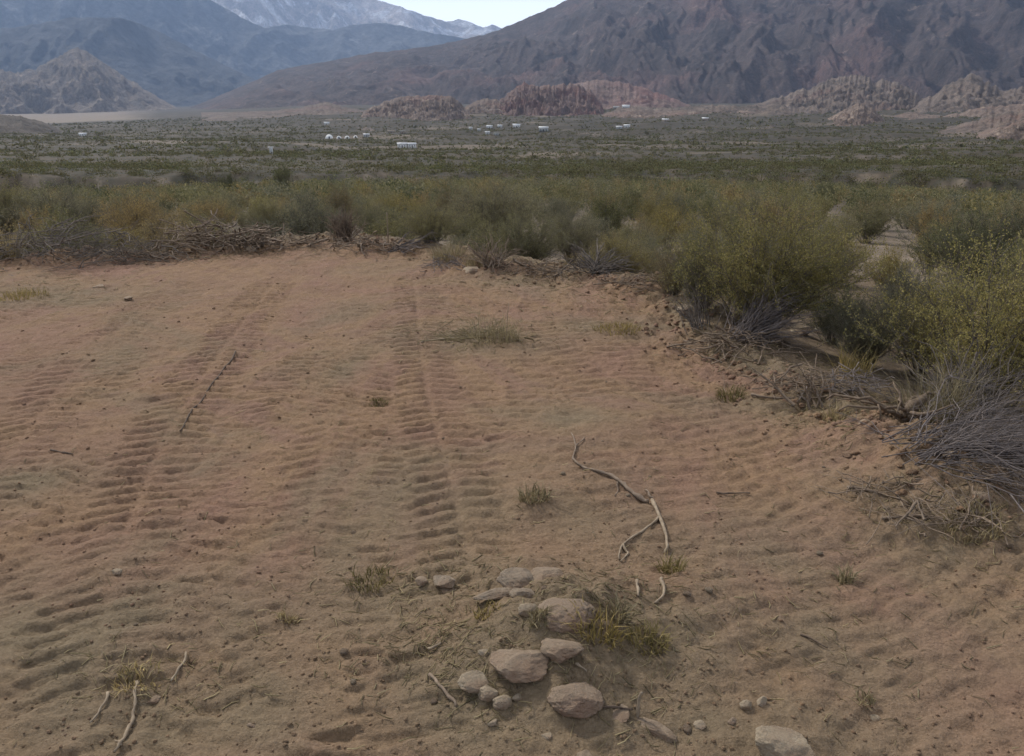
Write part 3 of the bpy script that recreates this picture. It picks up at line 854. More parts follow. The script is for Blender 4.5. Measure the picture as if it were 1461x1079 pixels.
# the shrubs that one can tell apart, (base x, base y, top y, width) as seen from the path
shrub_at(1085, 474, 284, 330, 'bright', 'near', 0, 'large yellow-olive shrub at the rim with grey stems fanning from its foot')
shrub_at(1400, 575, 345, 380, 'bright', 'near', 1, 'large yellow-green shrub at the right edge rising above a fan of bare purple-grey branches')
shrub_at(1235, 522, 420, 150, 'grey', 'near', 2, 'low grey-green shrub filling the gap between the two large yellow-green shrubs')
shrub_at(1000, 440, 345, 130, 'olive', 'near', 2, 'olive-grey shrub leaning on the left side of the large yellow-olive shrub')
shrub_at(1395, 420, 296, 230, 'dark', 'near', 0, 'dark grey-green shrub behind the right-hand yellow-green shrub, nearly bare of yellow')
shrub_at(700, 352, 262, 190, 'grey', 'near', 1, 'broad grey-green shrub with thin upright stems just behind the pale tufts at mid rim')
shrub_at(905, 392, 318, 120, 'olive', 'near', 0, 'olive shrub behind the dark tangle of branches right of centre')
shrub_at(615, 350, 290, 110, 'olive', 'near', 1, 'low yellow-olive shrub beside the slender pale stake at the far rim')
shrub_at(815, 372, 300, 120, 'grey', 'near', 2, 'grey-olive shrub between the broad grey-green shrub and the dark branch tangle')
shrub_at(90, 352, 266, 190, 'grey', 'near', 0, 'grey thin-leaved shrub above the dark dry brush at the left rim')
shrub_at(205, 350, 286, 120, 'brown', 'near', 1, 'brownish half-dry shrub right of the dark dry brush at the left rim')
shrub_at(8, 350, 258, 130, 'olive', 'near', 2, 'tall pale olive shrub cut by the left edge of the view')
shrub_at(385, 338, 286, 90, 'olive', 'near', 0, 'small olive shrub behind the tangle of roots on the far rim')
shrub_at(445, 334, 284, 90, 'olive', 'near', 2, 'small yellow-olive shrub left of the reddish dead bush on the far rim')
shrub_at(535, 338, 288, 80, 'grey', 'near', 1, 'small grey-olive shrub right behind the reddish dead bush')
shrub_at(300, 330, 280, 110, 'olive', 'near', 1, 'olive shrub behind the heap of earth and roots on the left rim')
shrub_at(1290, 480, 380, 130, 'grey', 'near', 1, 'grey thin shrub just behind the low grey-green shrub in the gap')
shrub_at(1235, 345, 292, 110, 'olive', 'mid', 0, 'olive shrub behind the pinkish bare patch on the right')
shrub_at(1330, 345, 283, 150, 'grey', 'mid', 1, 'grey-green shrub behind the pinkish bare patch, right of the olive one')
shrub_at(1120, 330, 280, 120, 'olive', 'mid', 2, 'olive shrub rising just behind the large yellow-olive shrub')
shrub_at(1178, 295, 257, 48, 'dark', 'mid', 3, 'small round dark green bush standing out of the olive plain on the right')
shrub_at(326, 282, 248, 42, 'dark', 'mid', 0, 'round dark green bush standing alone above the olive plain on the left')
shrub_at(406, 276, 237, 36, 'dark', 'mid', 1, 'dark blue-green bush at the far side of the plain, right of the round dark one')

shrub_at(1185, 490, 402, 120, 'dark', 'near', 0, 'low dark green shrub just right of the large yellow-olive shrub')
shrub_at(1310, 535, 425, 150, 'yellow', 'near', 3, 'low yellow-green shrub at the left foot of the right-hand one')
shrub_at(960, 424, 350, 90, 'brown', 'near', 1, 'small brownish shrub at the rim left of the olive-grey leaning shrub')

# bare patches that stay open
GAPS = [(1180, 338, 40, 14), (1255, 380, 50, 28), (1150, 470, 45, 14)]
def in_gap(x, y):
    d = np.array((x, y, land_z(x, y) - CAM_H))
    dep = d[1] * CP - d[2] * SP
    sx = PW / 2 + FPX * d[0] / dep
    sy = PH / 2 - FPX * (d[1] * SP + d[2] * CP) / dep
    return any(((sx - a) / c) ** 2 + ((sy - b) / e) ** 2 < 1 for a, b, c, e in GAPS), sx, sy

cand = []
rng = np.random.default_rng(55)
tries = 0
grid_pts = list(PLACED)
arr = np.array(grid_pts)
xs_, ys_, ws_ = [], [], []
for k in range(26000):
    r = 4.6 + (78 - 4.6) * math.sqrt(rng.uniform(0, 1)) if k > 5000 else rng.uniform(4.6, 30)
    a = rng.uniform(-0.80, 0.80)
    x, y = r * math.sin(a), r * math.cos(a)
    sz = rng.uniform(0.9, 1.9) * (0.82 if r < 12 else 1.0)
    if r < 14 and float(pad_sdf(np.array([x]), np.array([y]))[0]) < 0.35 + sz * 0.42: continue
    if (((arr[:, 0] - x) ** 2 + (arr[:, 1] - y) ** 2) < ((arr[:, 2] + sz / 2) * (0.92 if r < 30 else 0.8)) ** 2).any(): continue
    g, sx, sy = in_gap(x, y)
    if g: continue
    arr = np.vstack((arr, (x, y, sz / 2)))
    cand.append((r, x, y, sz, sx, sy))
cand.sort()
kinds_n = {'olive': 'olive', 'yellow': 'yellow-olive', 'grey': 'grey-green', 'dark': 'dark green', 'brown': 'brownish half-dry'}
def zone(sx):
    return 'far left' if sx < 240 else 'left' if sx < 520 else 'middle' if sx < 820 else 'right of centre' if sx < 1120 else 'right'
N_OBJ = 255
stuff_V, stuff_Q, stuff_n = {}, {}, {}
for i, (r, x, y, sz, sx, sy) in enumerate(cand):
    q = rng.uniform() + 0.25 * float(perlin(np.array([x * 0.12]), np.array([y * 0.12]), 8)[0])
    kind = 'olive' if q < 0.40 else 'grey' if q < 0.64 else 'yellow' if q < 0.74 else 'brown' if q < 0.91 else 'dark'
    h = sz * rng.uniform(0.44, 0.74) * (0.95 if r < 12 else 1.05)
    h = min(h, 1.06)
    if i < N_OBJ:
        tier = 'near' if r < 9.5 else 'mid' if r < 22 else 'far'
        row = 'just beyond the rim of the bare earth' if r < 11.5 else 'in the middle of the shrub plain' if r < 19 else 'far out on the shrub plain'
        lab = f"{'low' if h < 0.72 else 'rounded' if h < 0.95 else 'tall'} {kinds_n[kind]} shrub {row}, {zone(sx)}"
        place_shrub(x, y, h, sz, kind, tier, int(rng.integers(0, 4)), rng.uniform(0, 6.28), lab, 'shrubs crowded on the plain')
    else:
        w, l = proto(kind, 'far', int(rng.integers(0, 4)))
        kk = ('S', kind)
        if kk not in stuff_V: stuff_V[kk], stuff_Q[kk], stuff_n[kk] = [], [], 0
        key = ('lowcache', id(l))
        if key not in PROTO:
            co = np.zeros(len(l.vertices) * 3, np.float32); l.vertices.foreach_get('co', co); co = co.reshape(-1, 4, 3)
            PROTO[key] = co
        co = PROTO[key]
        sel = co[rng.integers(0, len(co), 420)]
        ctr = sel.mean(1, keepdims=True)
        sel = ctr + (sel - ctr) * 2.3
        t = rng.uniform(0, 6.28); c, s_ = math.cos(t), math.sin(t)
        S = sz / 1.7
        v = sel.reshape(-1, 3)
        v = np.stack(((v[:, 0] * c - v[:, 1] * s_) * S + x, (v[:, 0] * s_ + v[:, 1] * c) * S + y, v[:, 2] * h + land_z(x, y)), -1)
        stuff_V[kk].append(v)
allV, allM, names = [], [], []
for mi, (kk, vs) in enumerate(stuff_V.items()):
    v = np.vstack(vs); allV.append(v); allM.append(np.full(len(v) // 4, mi, np.int32)); names.append(kk[1])
V = np.vstack(allV)
me = mesh('scrubland', V, np.arange(len(V)).reshape(-1, 4))
for nme in names: me.materials.append(M_LEAF[nme])
me.polygons.foreach_set('material_index', np.concatenate(allM))
o = obj('scrubland', me)
tag(o, 'olive scrub massed along the far side of the shrub plain', 'scrub', kind='stuff')

# scrub dotted over the valley floor
rng = np.random.default_rng(91)
Vs = []
def clumps(n, r0, r1, k, leaf, seed, big):
    rng = np.random.default_rng(seed)
    r = np.exp(rng.uniform(math.log(r0), math.log(r1), n)) if r1 / r0 > 3 else np.sqrt(rng.uniform(r0 * r0, r1 * r1, n))
    a = rng.uniform(-0.72, 0.72, n)
    x, y = r * np.sin(a), r * np.cos(a)
    dens = fbm(x * 0.010, y * 0.016, 4, 61) + 0.25 * fbm(x * 0.06, y * 0.06, 2, 62)
    keep = dens > rng.uniform(-0.38, 0.30, n)
    x, y, r = x[keep], y[keep], r[keep]
    z = base_z(x, y)
    m = len(x)
    sz = rng.uniform(0.6, 1.25, m) * np.where(rng.uniform(size=m) < 0.05, 1.9, 1.0) * big
    C = rng.normal(size=(m, k, 3)) * np.array((0.55, 0.55, 0.32)) * sz[:, None, None]
    C[:, :, 2] = np.abs(C[:, :, 2]) * 1.3
    C += np.stack((x, y, z), -1)[:, None, :]
    a_ = rng.normal(size=(m, k, 3)); a_ /= np.linalg.norm(a_, axis=2, keepdims=True)
    b_ = np.cross(a_, rng.normal(size=(m, k, 3))); b_ /= np.linalg.norm(b_, axis=2, keepdims=True)
    S = sz[:, None, None] * rng.uniform(0.6, 1.2, (m, k, 1)) * leaf
    t = rng.uniform(size=m)
    mt = np.where(t < 0.38, 0, np.where(t < 0.78, 1, 2))
    return np.stack((C - a_ * S, C + b_ * S * 0.7, C + a_ * S, C - b_ * S * 0.7), 2).reshape(-1, 3), np.repeat(mt, k)
sets = [clumps(3000, 72, 134, 90, 0.10, 7, 0.85), clumps(6500, 84, 240, 90, 0.11, 1, 0.95), clumps(7500, 180, 420, 40, 0.20, 2, 1.0), clumps(24000, 420, 1000, 14, 0.34, 3, 1.25), clumps(24000, 1000, 2300, 7, 0.5, 4, 1.9)]
V = np.vstack([q[0] for q in sets]); mats = np.concatenate([q[1] for q in sets])
me = mesh('scrub', V, np.arange(len(V)).reshape(-1, 4))
for nme in ('dark', 'dull', 'dull'): me.materials.append(M_LEAF[nme])
me.polygons.foreach_set('material_index', mats.astype(np.int32))
tag(obj('scrub', me), 'grey-green scrub dotted over the wide valley floor', 'scrub', kind='stuff')

# ------------------------------------------------------------------ dry bushes, brush heaps, roots
def dry_fan(name, px, py, label, n, length, spread_dir, tilt, r0, mat, seed, arc=0.9, group=None, cat='dead bush', zoff=0.0, forks=3, base=0.05, tsp=0.28):
    """a bare bush whose branches fan out towards one side"""
    rng = np.random.default_rng(seed)
    p = hit(px, py)
    t = empty(name, (p[0], p[1], p[2] + zoff))
    tag(t, label, cat, group)
    wood = MB()
    tw = MB() if n >= 60 else wood
    for k in range(n):
        th = spread_dir + rng.normal() * arc
        el = np.clip(tilt + rng.normal() * tsp, 0.02, 1.5)
        L = length * rng.uniform(0.5, 1.1)
        d = np.array((math.cos(th) * math.cos(el), math.sin(th) * math.cos(el), math.sin(el)))
        s_ = np.linspace(0, 1, 7)[:, None]
        P = rng.normal(size=3) * np.array((base, base, 0.01)) + d * L * s_ + np.array((0, 0, -0.22 * L)) * s_ ** 2.2 + np.cumsum(rng.normal(size=(7, 3)) * 0.024 * L, axis=0)
        P[:, 2] = np.maximum(P[:, 2], -0.03)
        rr_ = r0 * rng.uniform(0.5, 1.3)
        wood.tube(P, rr_ * np.linspace(1, 0.3, 7), 5, False)
        for j in range(forks):
            i = int(rng.integers(2, 6)); q = P[i]
            dd = (P[i + 1] - P[i]); dd /= np.linalg.norm(dd) + 1e-9
            dd = dd + rng.normal(size=3) * 0.45; dd /= np.linalg.norm(dd)
            l2 = L * rng.uniform(0.15, 0.4)
            e = q + dd * l2
            m_ = (q + e) / 2 + rng.normal(size=3) * 0.04 * l2
            tw.tube([q, m_, e], [rr_ * 0.45, rr_ * 0.35, rr_ * 0.15], 3, False)
    obj('branches', wood.me('branches', True), mat, t)
    if tw is not wood: obj('twigs', tw.me('twigs', True), mat, t)
    return t

def brush_heap(name, px, py, wpx, label, n, hgt, mat, seed, thick=0.006, cat='brush pile', group=None, depth=0.6, crooked=0.10):
    """branches pushed together into a low heap"""
    rng = np.random.default_rng(seed)
    p = hit(px, py)
    dep = p[1] * CP + (CAM_H - p[2]) * SP
    w = wpx / FPX * dep / 2
    t = empty(name, (p[0], p[1], p[2]))
    tag(t, label, cat, group)
    wood = MB()
    tw = MB() if n >= 60 else wood
    for k in range(n):
        c = np.array((rng.normal() * w * 0.5, rng.normal() * w * 0.5 * depth, 0))
        q = max(0.0, 1 - (c[0] / w) ** 2 - (c[1] / (w * depth + 1e-6)) ** 2 * 0.5)
        c[2] = rng.uniform(0, 1) ** 1.3 * hgt * q + 0.01
        th = rng.uniform(0, 2 * math.pi); el = rng.normal() * 0.32
        L = w * rng.uniform(0.35, 1.0)
        d = np.array((math.cos(th) * math.cos(el), math.sin(th) * math.cos(el), math.sin(el)))
        s_ = np.linspace(-0.5, 0.5, 6)[:, None]
        P = c + d * L * s_ + np.cumsum(rng.normal(size=(6, 3)) * crooked * 0.35 * L, axis=0)
        gl = ground_z(P[:, 0] + p[0], P[:, 1] + p[1], False) - p[2]
        P[:, 2] = np.maximum(P[:, 2], gl - 0.004)
        rr_ = thick * rng.uniform(0.35, 1.0) ** 1.5 * (2.0 if rng.uniform() < 0.06 else 1)
        (wood if rr_ > thick * 0.5 else tw).tube(P, rr_ * np.linspace(1, 0.35, 6), 4, False)
    obj('branches', wood.me('branches', True), mat, t)
    if tw is not wood and tw.n > 200: obj('twigs', tw.me('twigs', True), mat, t)
    return t

dry_fan('dead_bush', 1060, 482, 'fan of bare grey stems spreading from the foot of the large yellow-olive shrub', 130, 0.62, 0.55, 0.50, 0.0038, M_DEAD, 5, 0.42)
dry_fan('dead_bush', 1000, 470, 'upright bare stems at the left foot of the large yellow-olive shrub', 45, 0.45, 1.9, 0.95, 0.0035, M_STEM, 6, 0.5)
dry_fan('dead_bush', 1345, 640, 'uprooted bush at the right edge, purple-grey branches fanned out to the right', 190, 0.80, -0.12, 0.20, 0.0028, M_DEAD, 7, 0.55, forks=7, base=0.12, tsp=0.16)
dry_fan('dead_bush', 1380, 600, 'bare upright stems inside the foot of the right-hand yellow-green shrub', 60, 0.62, 1.2, 0.95, 0.006, M_STEM, 8, 0.8)
brush_heap('brush_pile', 85, 366, 230, 'low dark dry brush lying along the left rim', 230, 0.26, M_STEM, 9, 0.0065, crooked=0.22)
brush_heap('brush_pile', 185, 366, 130, 'smaller dark heap of dry brush right of the big dark one at the left rim', 120, 0.18, M_STEM, 19, 0.0055, crooked=0.22)
dry_fan('dead_bush', 490, 344, 'reddish-brown dead bush standing on the far rim', 110, 0.42, 1.57, 1.2, 0.008, M_BRUSH, 10, 1.6)
dry_fan('dead_bush', 850, 392, 'dark tangled dead bush on the rim right of centre', 110, 0.50, 1.2, 0.45, 0.008, M_STEM, 11, 1.6)
dry_fan('dead_bush', 700, 380, 'thin brown dead bush on the rim behind the small hummock', 55, 0.42, 1.3, 0.7, 0.006, M_BRUSH, 12, 1.3)
dry_fan('dead_bush', 560, 360, 'pale leaning dead branches right of the slender stake', 26, 0.55, 0.35, 0.45, 0.007, M_DEAD, 13, 0.5)
dry_fan('dead_bush', 1168, 582, 'crooked bare stems standing at the edge left of the uprooted stump', 10, 0.36, 1.9, 1.0, 0.008, M_BRUSH, 14, 0.8)

brush_heap('brush_pile', 300, 353, 130, 'heap of roots and branches on the left part of the far rim', 150, 0.30, M_BRUSH, 21, 0.012)
brush_heap('brush_pile', 372, 354, 100, 'smaller heap of pale broken branches beside the root heap on the far rim', 120, 0.28, M_BRUSH, 22, 0.012)
brush_heap('brush_pile', 215, 370, 130, 'low scatter of twigs at the rim below the brownish half-dry shrub', 90, 0.10, M_BRUSH, 23, 0.008)
brush_heap('brush_pile', 440, 350, 90, 'low line of broken twigs behind the crest of bare earth', 70, 0.10, M_BRUSH, 24, 0.009)
brush_heap('brush_pile', 520, 354, 110, 'litter of broken branches around the reddish dead bush', 80, 0.10, M_BRUSH, 25, 0.009)
brush_heap('brush_pile', 645, 382, 80, 'grey twigs lying by the pale tufts at mid rim', 60, 0.09, M_DEAD, 26, 0.006)
brush_heap('brush_pile', 770, 392, 120, 'brown twigs along the rim left of the dark tangle', 90, 0.10, M_BRUSH, 27, 0.007)
brush_heap('brush_pile', 920, 408, 110, 'row of twigs along the rim right of the dark tangle', 90, 0.10, M_BRUSH, 28, 0.006)
brush_heap('brush_pile', 1055, 498, 150, 'mat of brown roots and twigs below the large yellow-olive shrub', 150, 0.12, M_BRUSH, 29, 0.007)
brush_heap('brush_pile', 1150, 552, 150, 'scattered grey twigs along the rim between the two large shrubs', 110, 0.08, M_BRUSH, 30, 0.005)
brush_heap('brush_pile', 1220, 560, 120, 'tangle of fine pale twigs left of the uprooted stump', 120, 0.16, M_DEAD, 31, 0.004)
brush_heap('brush_pile', 1350, 742, 190, 'flat tangle of brown sticks lying on the bare earth at the lower right', 100, 0.04, M_BRUSH, 32, 0.0042, depth=0.4)
brush_heap('brush_pile', 1250, 702, 170, 'thin loose twigs strewn left of the flat tangle of brown sticks', 45, 0.03, M_BRUSH, 33, 0.004, depth=0.35)
brush_heap('brush_pile', 668, 482, 150, 'flat grey-green mat of twigs lying in the middle of the cleared earth', 120, 0.05, M_DRYGRASS, 34, 0.0035, depth=0.35, crooked=0.05)
brush_heap('brush_pile', 1420, 690, 110, 'short broken twigs at the foot of the uprooted bush', 70, 0.06, M_BRUSH, 35, 0.004)

# uprooted stump with thick roots at the right rim
p = hit(1290, 604)
st_ = empty('stump', p); tag(st_, 'uprooted stump with thick crooked roots at the right rim of the bare earth', 'stump')
rng = np.random.default_rng(66)
mb = MB(); mb.tube([(-.05, 0.02, -.04), (0, 0.02, .03), (.05, .03, .09), (.12, .05, .13)], [0.04, 0.042, 0.034, 0.014], 9)
obj('trunk', mb.me('trunk', True), M_STUMP, st_)
for th, L, r0 in [(2.7, .42, .013), (3.2, .36, .011), (3.9, .26, .012), (5.0, .30, .014), (0.6, .36, .012), (1.5, .25, .010), (5.6, .34, .010), (2.2, .30, .009), (4.4, .24, .010)]:
    s_ = np.linspace(0, 1, 9)[:, None]
    P = np.array((0, 0, .05)) + np.array((math.cos(th), math.sin(th) * .8, .1)) * L * s_ + np.cumsum(rng.normal(size=(9, 3)) * 0.014, axis=0)
    P[:, 2] += 0.06 * np.sin(s_[:, 0] * 3)
    P[:, 2] = np.maximum(P[:, 2], ground_z(P[:, 0] + p[0], P[:, 1] + p[1], False) - p[2] + 0.005)
    mb = MB(); mb.tube(P, r0 * np.linspace(1, .35, 9), 6)
    obj('root', mb.me('root', True), M_STUMP, st_)

# ------------------------------------------------------------------ sticks lying on the ground
def stick(name, pts, r0, r1, label, mat, seed, forks=(), cat='stick', lift=0.6, group=None):
    rng = np.random.default_rng(seed)
    def path(pp):
        P = np.array([hit(a, b) for a, b in pp])
        t = np.linspace(0, len(P) - 1, (len(P) - 1) * 5 + 1)
        Q = np.stack([np.interp(t, np.arange(len(P)), P[:, i]) for i in range(3)], -1)
        Q[:, :2] += rng.normal(size=(len(Q), 2)) * 0.004
        Q[1:-1] = (Q[:-2] + 2 * Q[1:-1] + Q[2:]) / 4
        Q[:, 2] = ground_z(Q[:, 0], Q[:, 1])
        for _ in range(3): Q[1:-1, 2] = (Q[:-2, 2] + 2 * Q[1:-1, 2] + Q[2:, 2]) / 4
        return Q
    Q = path(pts)
    base = Q[0].copy()
    R = np.linspace(r0, r1, len(Q)) * (1 + 0.18 * rng.normal(size=len(Q)))
    Q[:, 2] += R * lift + 0.006
    if not forks:
        mb = MB(); mb.tube(Q - base, R, 7)
        o = obj(name, mb.me(name, True), mat, None, base)
        return tag(o, label, cat, group)
    t = empty(name, base); tag(t, label, cat, group)
    mb = MB(); mb.tube(Q - base, R, 7); obj('main_stem', mb.me('main_stem', True), mat, t)
    for f, a, b in forks:
        Q = path(f)
        R = np.linspace(a, b, len(Q)) * (1 + 0.15 * rng.normal(size=len(Q)))
        Q[:, 2] += R * lift + 0.003
        mb = MB(); mb.tube(Q - base, R, 6); obj('side_branch', mb.me('side_branch', True), mat, t)
    return t

stick('fallen_branch', [(930, 716), (945, 752), (953, 775), (949, 792)], 0.008, 0.005, 'long pale forked branch lying on the bare earth right of the centre', M_STICK, 71,
      [([(940, 742), (915, 760), (888, 778), (882, 800)], 0.006, 0.003), ([(888, 778), (897, 790), (886, 802)], 0.005, 0.003)], 'branch')
stick('fallen_branch', [(926, 718), (905, 708), (890, 695), (868, 680), (845, 672), (825, 664), (817, 655), (822, 640), (834, 626)], 0.010, 0.004,
      'crooked brown branch with a forked tip above the long forked branch', M_BRUSH, 72, [([(822, 640), (816, 620)], 0.005, 0.003), ([(880, 690), (882, 700), (877, 708)], 0.004, 0.002), ([(928, 715), (922, 700)], 0.007, 0.004)], 'branch')
stick('vine_stick', [(337, 503), (322, 525), (300, 552), (280, 580), (266, 598), (258, 616)], 0.006, 0.004, 'thin dark curved stick on the left of the cleared earth', M_TWIGDARK, 73)
stick('stick', [(196, 978), (192, 1008), (190, 1030), (178, 1055), (166, 1078)], 0.0055, 0.004, 'pale bent stick at the bottom left, the longest of three lying there', M_STICK, 74, [([(172, 1066), (166, 1058)], 0.003, 0.002)])
stick('stick', [(156, 992), (146, 1010), (131, 1034)], 0.004, 0.003, 'short pale stick left of the long bent one at the bottom left', M_STICK, 75)
stick('stick', [(266, 938), (256, 955), (242, 974)], 0.004, 0.003, 'short pale stick right of the long bent one at the bottom left', M_STICK, 76)
stick('stick', [(612, 965), (632, 985), (655, 1008)], 0.006, 0.004, 'grey stick lying along the left side of the small stones in the foreground', M_BRUSH, 77)
stick('stick', [(612, 929), (628, 921)], 0.004, 0.003, 'tiny pale stick left of the flat foreground boulders', M_STICK, 78)
stick('stick', [(600, 490), (640, 484), (700, 482), (745, 488)], 0.006, 0.003, 'long thin pale stick on the grey-green mat of twigs', M_STICK, 79)
stick('stick', [(942, 830), (948, 848), (938, 862)], 0.006, 0.004, 'short pale root end poking out below the little tuft at the branch end', M_STICK, 80)
stick('stick', [(908, 832), (910, 855)], 0.006, 0.004, 'stubby pale twig above the yellow-green grass in the foreground', M_STICK, 81)
stick('stick', [(1020, 706), (1070, 704)], 0.004, 0.003, 'thin dark stick lying right of the long forked branch', M_TWIGDARK, 82)
stick('stick', [(1260, 742), (1300, 738), (1352, 744), (1364, 757)], 0.007, 0.005, 'thickest brown stick in the flat tangle at the lower right', M_BRUSH, 83)
stick('stick', [(1210, 696), (1255, 705), (1300, 722)], 0.006, 0.003, 'long brown stick leading from the left into the flat tangle at the lower right', M_BRUSH, 84)
stick('stick', [(1070, 564), (1140, 568), (1200, 566), (1235, 556)], 0.008, 0.005, 'long pale root running along the right rim towards the stump', M_BRUSH, 85)
stick('stick', [(75, 645), (105, 650)], 0.005, 0.003, 'short dark twig in the left tread marks', M_TWIGDARK, 86)
stick('stick', [(820, 950), (838, 962)], 0.004, 0.003, 'tiny twig between the flat boulder and the round one', M_STICK, 87)
stick('stick', [(857, 1012), (905, 1014)], 0.004, 0.003, 'thin twig lying right of the round foreground boulder', M_TWIGDARK, 88)
stick('stick', [(1142, 908), (1178, 926)], 0.004, 0.003, 'small dark twig on the bare earth at the lower right', M_TWIGDARK, 89)

# upright stake and stalks
def stake(px, py, top, r, label, mat, lean=0.0, name='stake', cat='stake'):
    p = hit(px, py)
    rc = math.hypot(p[0], p[1])
    h = CAM_H + rc * float(tan_el(px, top)) - p[2]
    mb = MB(); mb.tube([(0, 0, -0.05), (lean * .3, 0, h * .35), (lean * .6, .01, h * .7), (lean, 0, h)], [r, r * .95, r * .85, r * .7], 7)
    return tag(obj(name, mb.me(name, True), mat, None, p), label, cat)
stake(554, 346, 303, 0.008, 'slender pale upright stake on the far rim', M_STICK)
stake(722, 488, 432, 0.0025, 'thin dry stalk standing up from the grey-green mat of twigs', M_STICK, 0.02, 'stalk', 'stalk')
stake(1035, 455, 412, 0.009, 'pale broken stem standing upright at the foot of the large yellow-olive shrub', M_STICK, 0.05, 'stem', 'stem')
stake(1372, 588, 500, 0.008, 'pale bare stem standing in front of the right-hand yellow-green shrub', M_DEAD, 0.02, 'stem', 'stem')
stake(908, 1022, 988, 0.005, 'short pale stub sticking up near the bottom edge', M_STICK, 0.01, 'stub', 'stub')

# ------------------------------------------------------------------ grass tufts
def tuft(px, py, wpx, hpx, n, mat, label, seed, cat='grass tuft', name='grass_tuft', group=None, sp=1.0, blade=0.0022):
    rng = np.random.default_rng(seed)
    p = hit(px, py)
    dep = p[1] * CP + (CAM_H - p[2]) * SP
    w = wpx / FPX * dep / 2; h = max(hpx / FPX * dep, 0.03)
    Vs = []
    th = rng.uniform(0, 2 * math.pi, n); q = np.sqrt(rng.uniform(0, 1, n))
    bx, by = np.cos(th) * q * w * 0.75, np.sin(th) * q * w * 0.6
    bz = ground_z(bx + p[0], by + p[1]) - p[2]
    L = h * rng.uniform(0.45, 1.15, n)
    dx, dy = bx / (w + 1e-6) * 0.5 * sp + rng.normal(size=n) * 0.35 * sp, by / (w + 1e-6) * 0.5 * sp + rng.normal(size=n) * 0.35 * sp
    a = rng.uniform(0, math.pi, n)
    wd = np.stack((np.cos(a), np.sin(a), np.zeros(n)), -1) * blade * rng.uniform(.6, 1.4, n)[:, None]
    B = np.stack((bx, by, bz - 0.005), -1)
    M_ = B + np.stack((dx * L * .45, dy * L * .45, L * .62), -1)
    E = B + np.stack((dx * L * 1.3, dy * L * 1.3, L * (1 - .25 * np.hypot(dx, dy))), -1)
    V = np.stack((B - wd, B + wd, M_ - wd * .8, M_ + wd * .8, E - wd * .2, E + wd * .2), 1).reshape(-1, 3)
    i = np.arange(n)[:, None] * 6
    Q = np.concatenate((i + np.array((0, 1, 3, 2)), i + np.array((2, 3, 5, 4))))
    return tag(obj(name, mesh(name, V, Q), mat, None, p), label, cat, group)

tuft(527, 832, 85, 22, 117, M_GRASS, 'greyish-green dry tuft left of the stones in the foreground', 91)
tuft(850, 902, 95, 28, 161, M_GRASS, 'straw and green grass clump just above the flat foreground boulder', 92)
tuft(880, 880, 50, 34, 70, M_DRYGRASS, 'straw-coloured wispy grass rising behind the green clump', 93)
tuft(925, 915, 75, 20, 186, M_GRASS, 'dense low yellow-green tuft, rightmost of the foreground grass', 94)
tuft(958, 815, 48, 24, 93, M_GRASS, 'small green tuft at the lower end of the long forked branch', 95)
tuft(762, 712, 55, 22, 140, M_DRYGRASS, 'dry brown tuft on a low mound near the middle of the cleared earth', 96)
tuft(1042, 568, 55, 18, 148, M_GRASS, 'dark green low tuft near the right rim', 97)
tuft(1206, 832, 26, 26, 60, M_DRYGRASS, 'tiny pale straw tuft alone on the lower right earth', 98)
tuft(695, 875, 50, 14, 74, M_GRASS, 'sparse yellow-green blades between the stones', 99)
tuft(640, 372, 60, 24, 280, M_DRYGRASS, 'pale bleached tuft at the middle of the rim', 100)
tuft(680, 380, 50, 20, 200, M_DRYGRASS, 'second pale bleached tuft, right of the first at the middle of the rim', 101)
tuft(12, 366, 46, 42, 260, M_DRYGRASS, 'straw-coloured clump at the left end of the rim', 102)
tuft(705, 486, 95, 44, 150, M_DRYGRASS, 'thin wispy dry grass standing on the grey-green mat of twigs', 103, blade=0.0016)
tuft(195, 975, 90, 16, 110, M_DRYGRASS, 'flattened dry grass above the bent stick at the bottom left', 104)
tuft(1215, 540, 60, 50, 136, M_GRASS, 'grey-green spiky tuft at the rim in front of the low grey-green shrub', 105)
tuft(1330, 608, 110, 90, 320, M_DRYGRASS, 'straw grass growing around the uprooted stump', 106, blade=0.0018)
tuft(1420, 520, 100, 60, 186, M_GRASS, 'yellow-green low growth inside the right-hand shrub', 107)
tuft(770, 880, 45, 14, 130, M_DRYGRASS, 'thin dry blades right of the pale little stone', 108)
tuft(1190, 600, 40, 30, 70, M_DRYGRASS, 'small dry tuft on the rim left of the stump', 109)
tuft(880, 470, 90, 10, 320, M_GRASS, 'flat greyish sprouting patch left of the large yellow-olive shrub', 110)
tuft(1390, 752, 110, 26, 160, M_DRYGRASS, 'dry straw mixed into the flat tangle of sticks at the lower right', 111)
tuft(30, 425, 100, 12, 300, M_GRASS, 'flattened greyish growth at the left edge of the cleared earth', 112)
tuft(1235, 1000, 40, 18, 40, M_DRYGRASS, 'a few straw blades near the bottom right', 113)
tuft(410, 885, 30, 12, 70, M_DRYGRASS, 'a few dry blades pressed into the left foreground', 114)
tuft(540, 575, 36, 8, 110, M_GRASS, 'barely sprouting green spot in the middle of the cleared earth', 115)

# ------------------------------------------------------------------ rocks
def cube_sphere(n):
    V, Q, k = [], [], 0
    t = np.tan(np.linspace(-1, 1, n) * math.pi / 4)
    A, B = np.meshgrid(t, t, indexing='ij')
    O = np.ones_like(A)
    for f in ((O, A, B), (-O, B, A), (B, O, A), (A, -O, B), (A, B, O), (B, A, -O)):
        P = np.stack(f, -1).reshape(-1, 3)
        V.append(P / np.linalg.norm(P, axis=1, keepdims=True)); Q.append(grid_quads(n, n) + k); k += n * n
    V = np.vstack(V); Q = np.vstack(Q)
    key = np.round(V, 5)
    u, inv = np.unique(key, axis=0, return_inverse=True)
    return u, inv.reshape(-1)[Q]

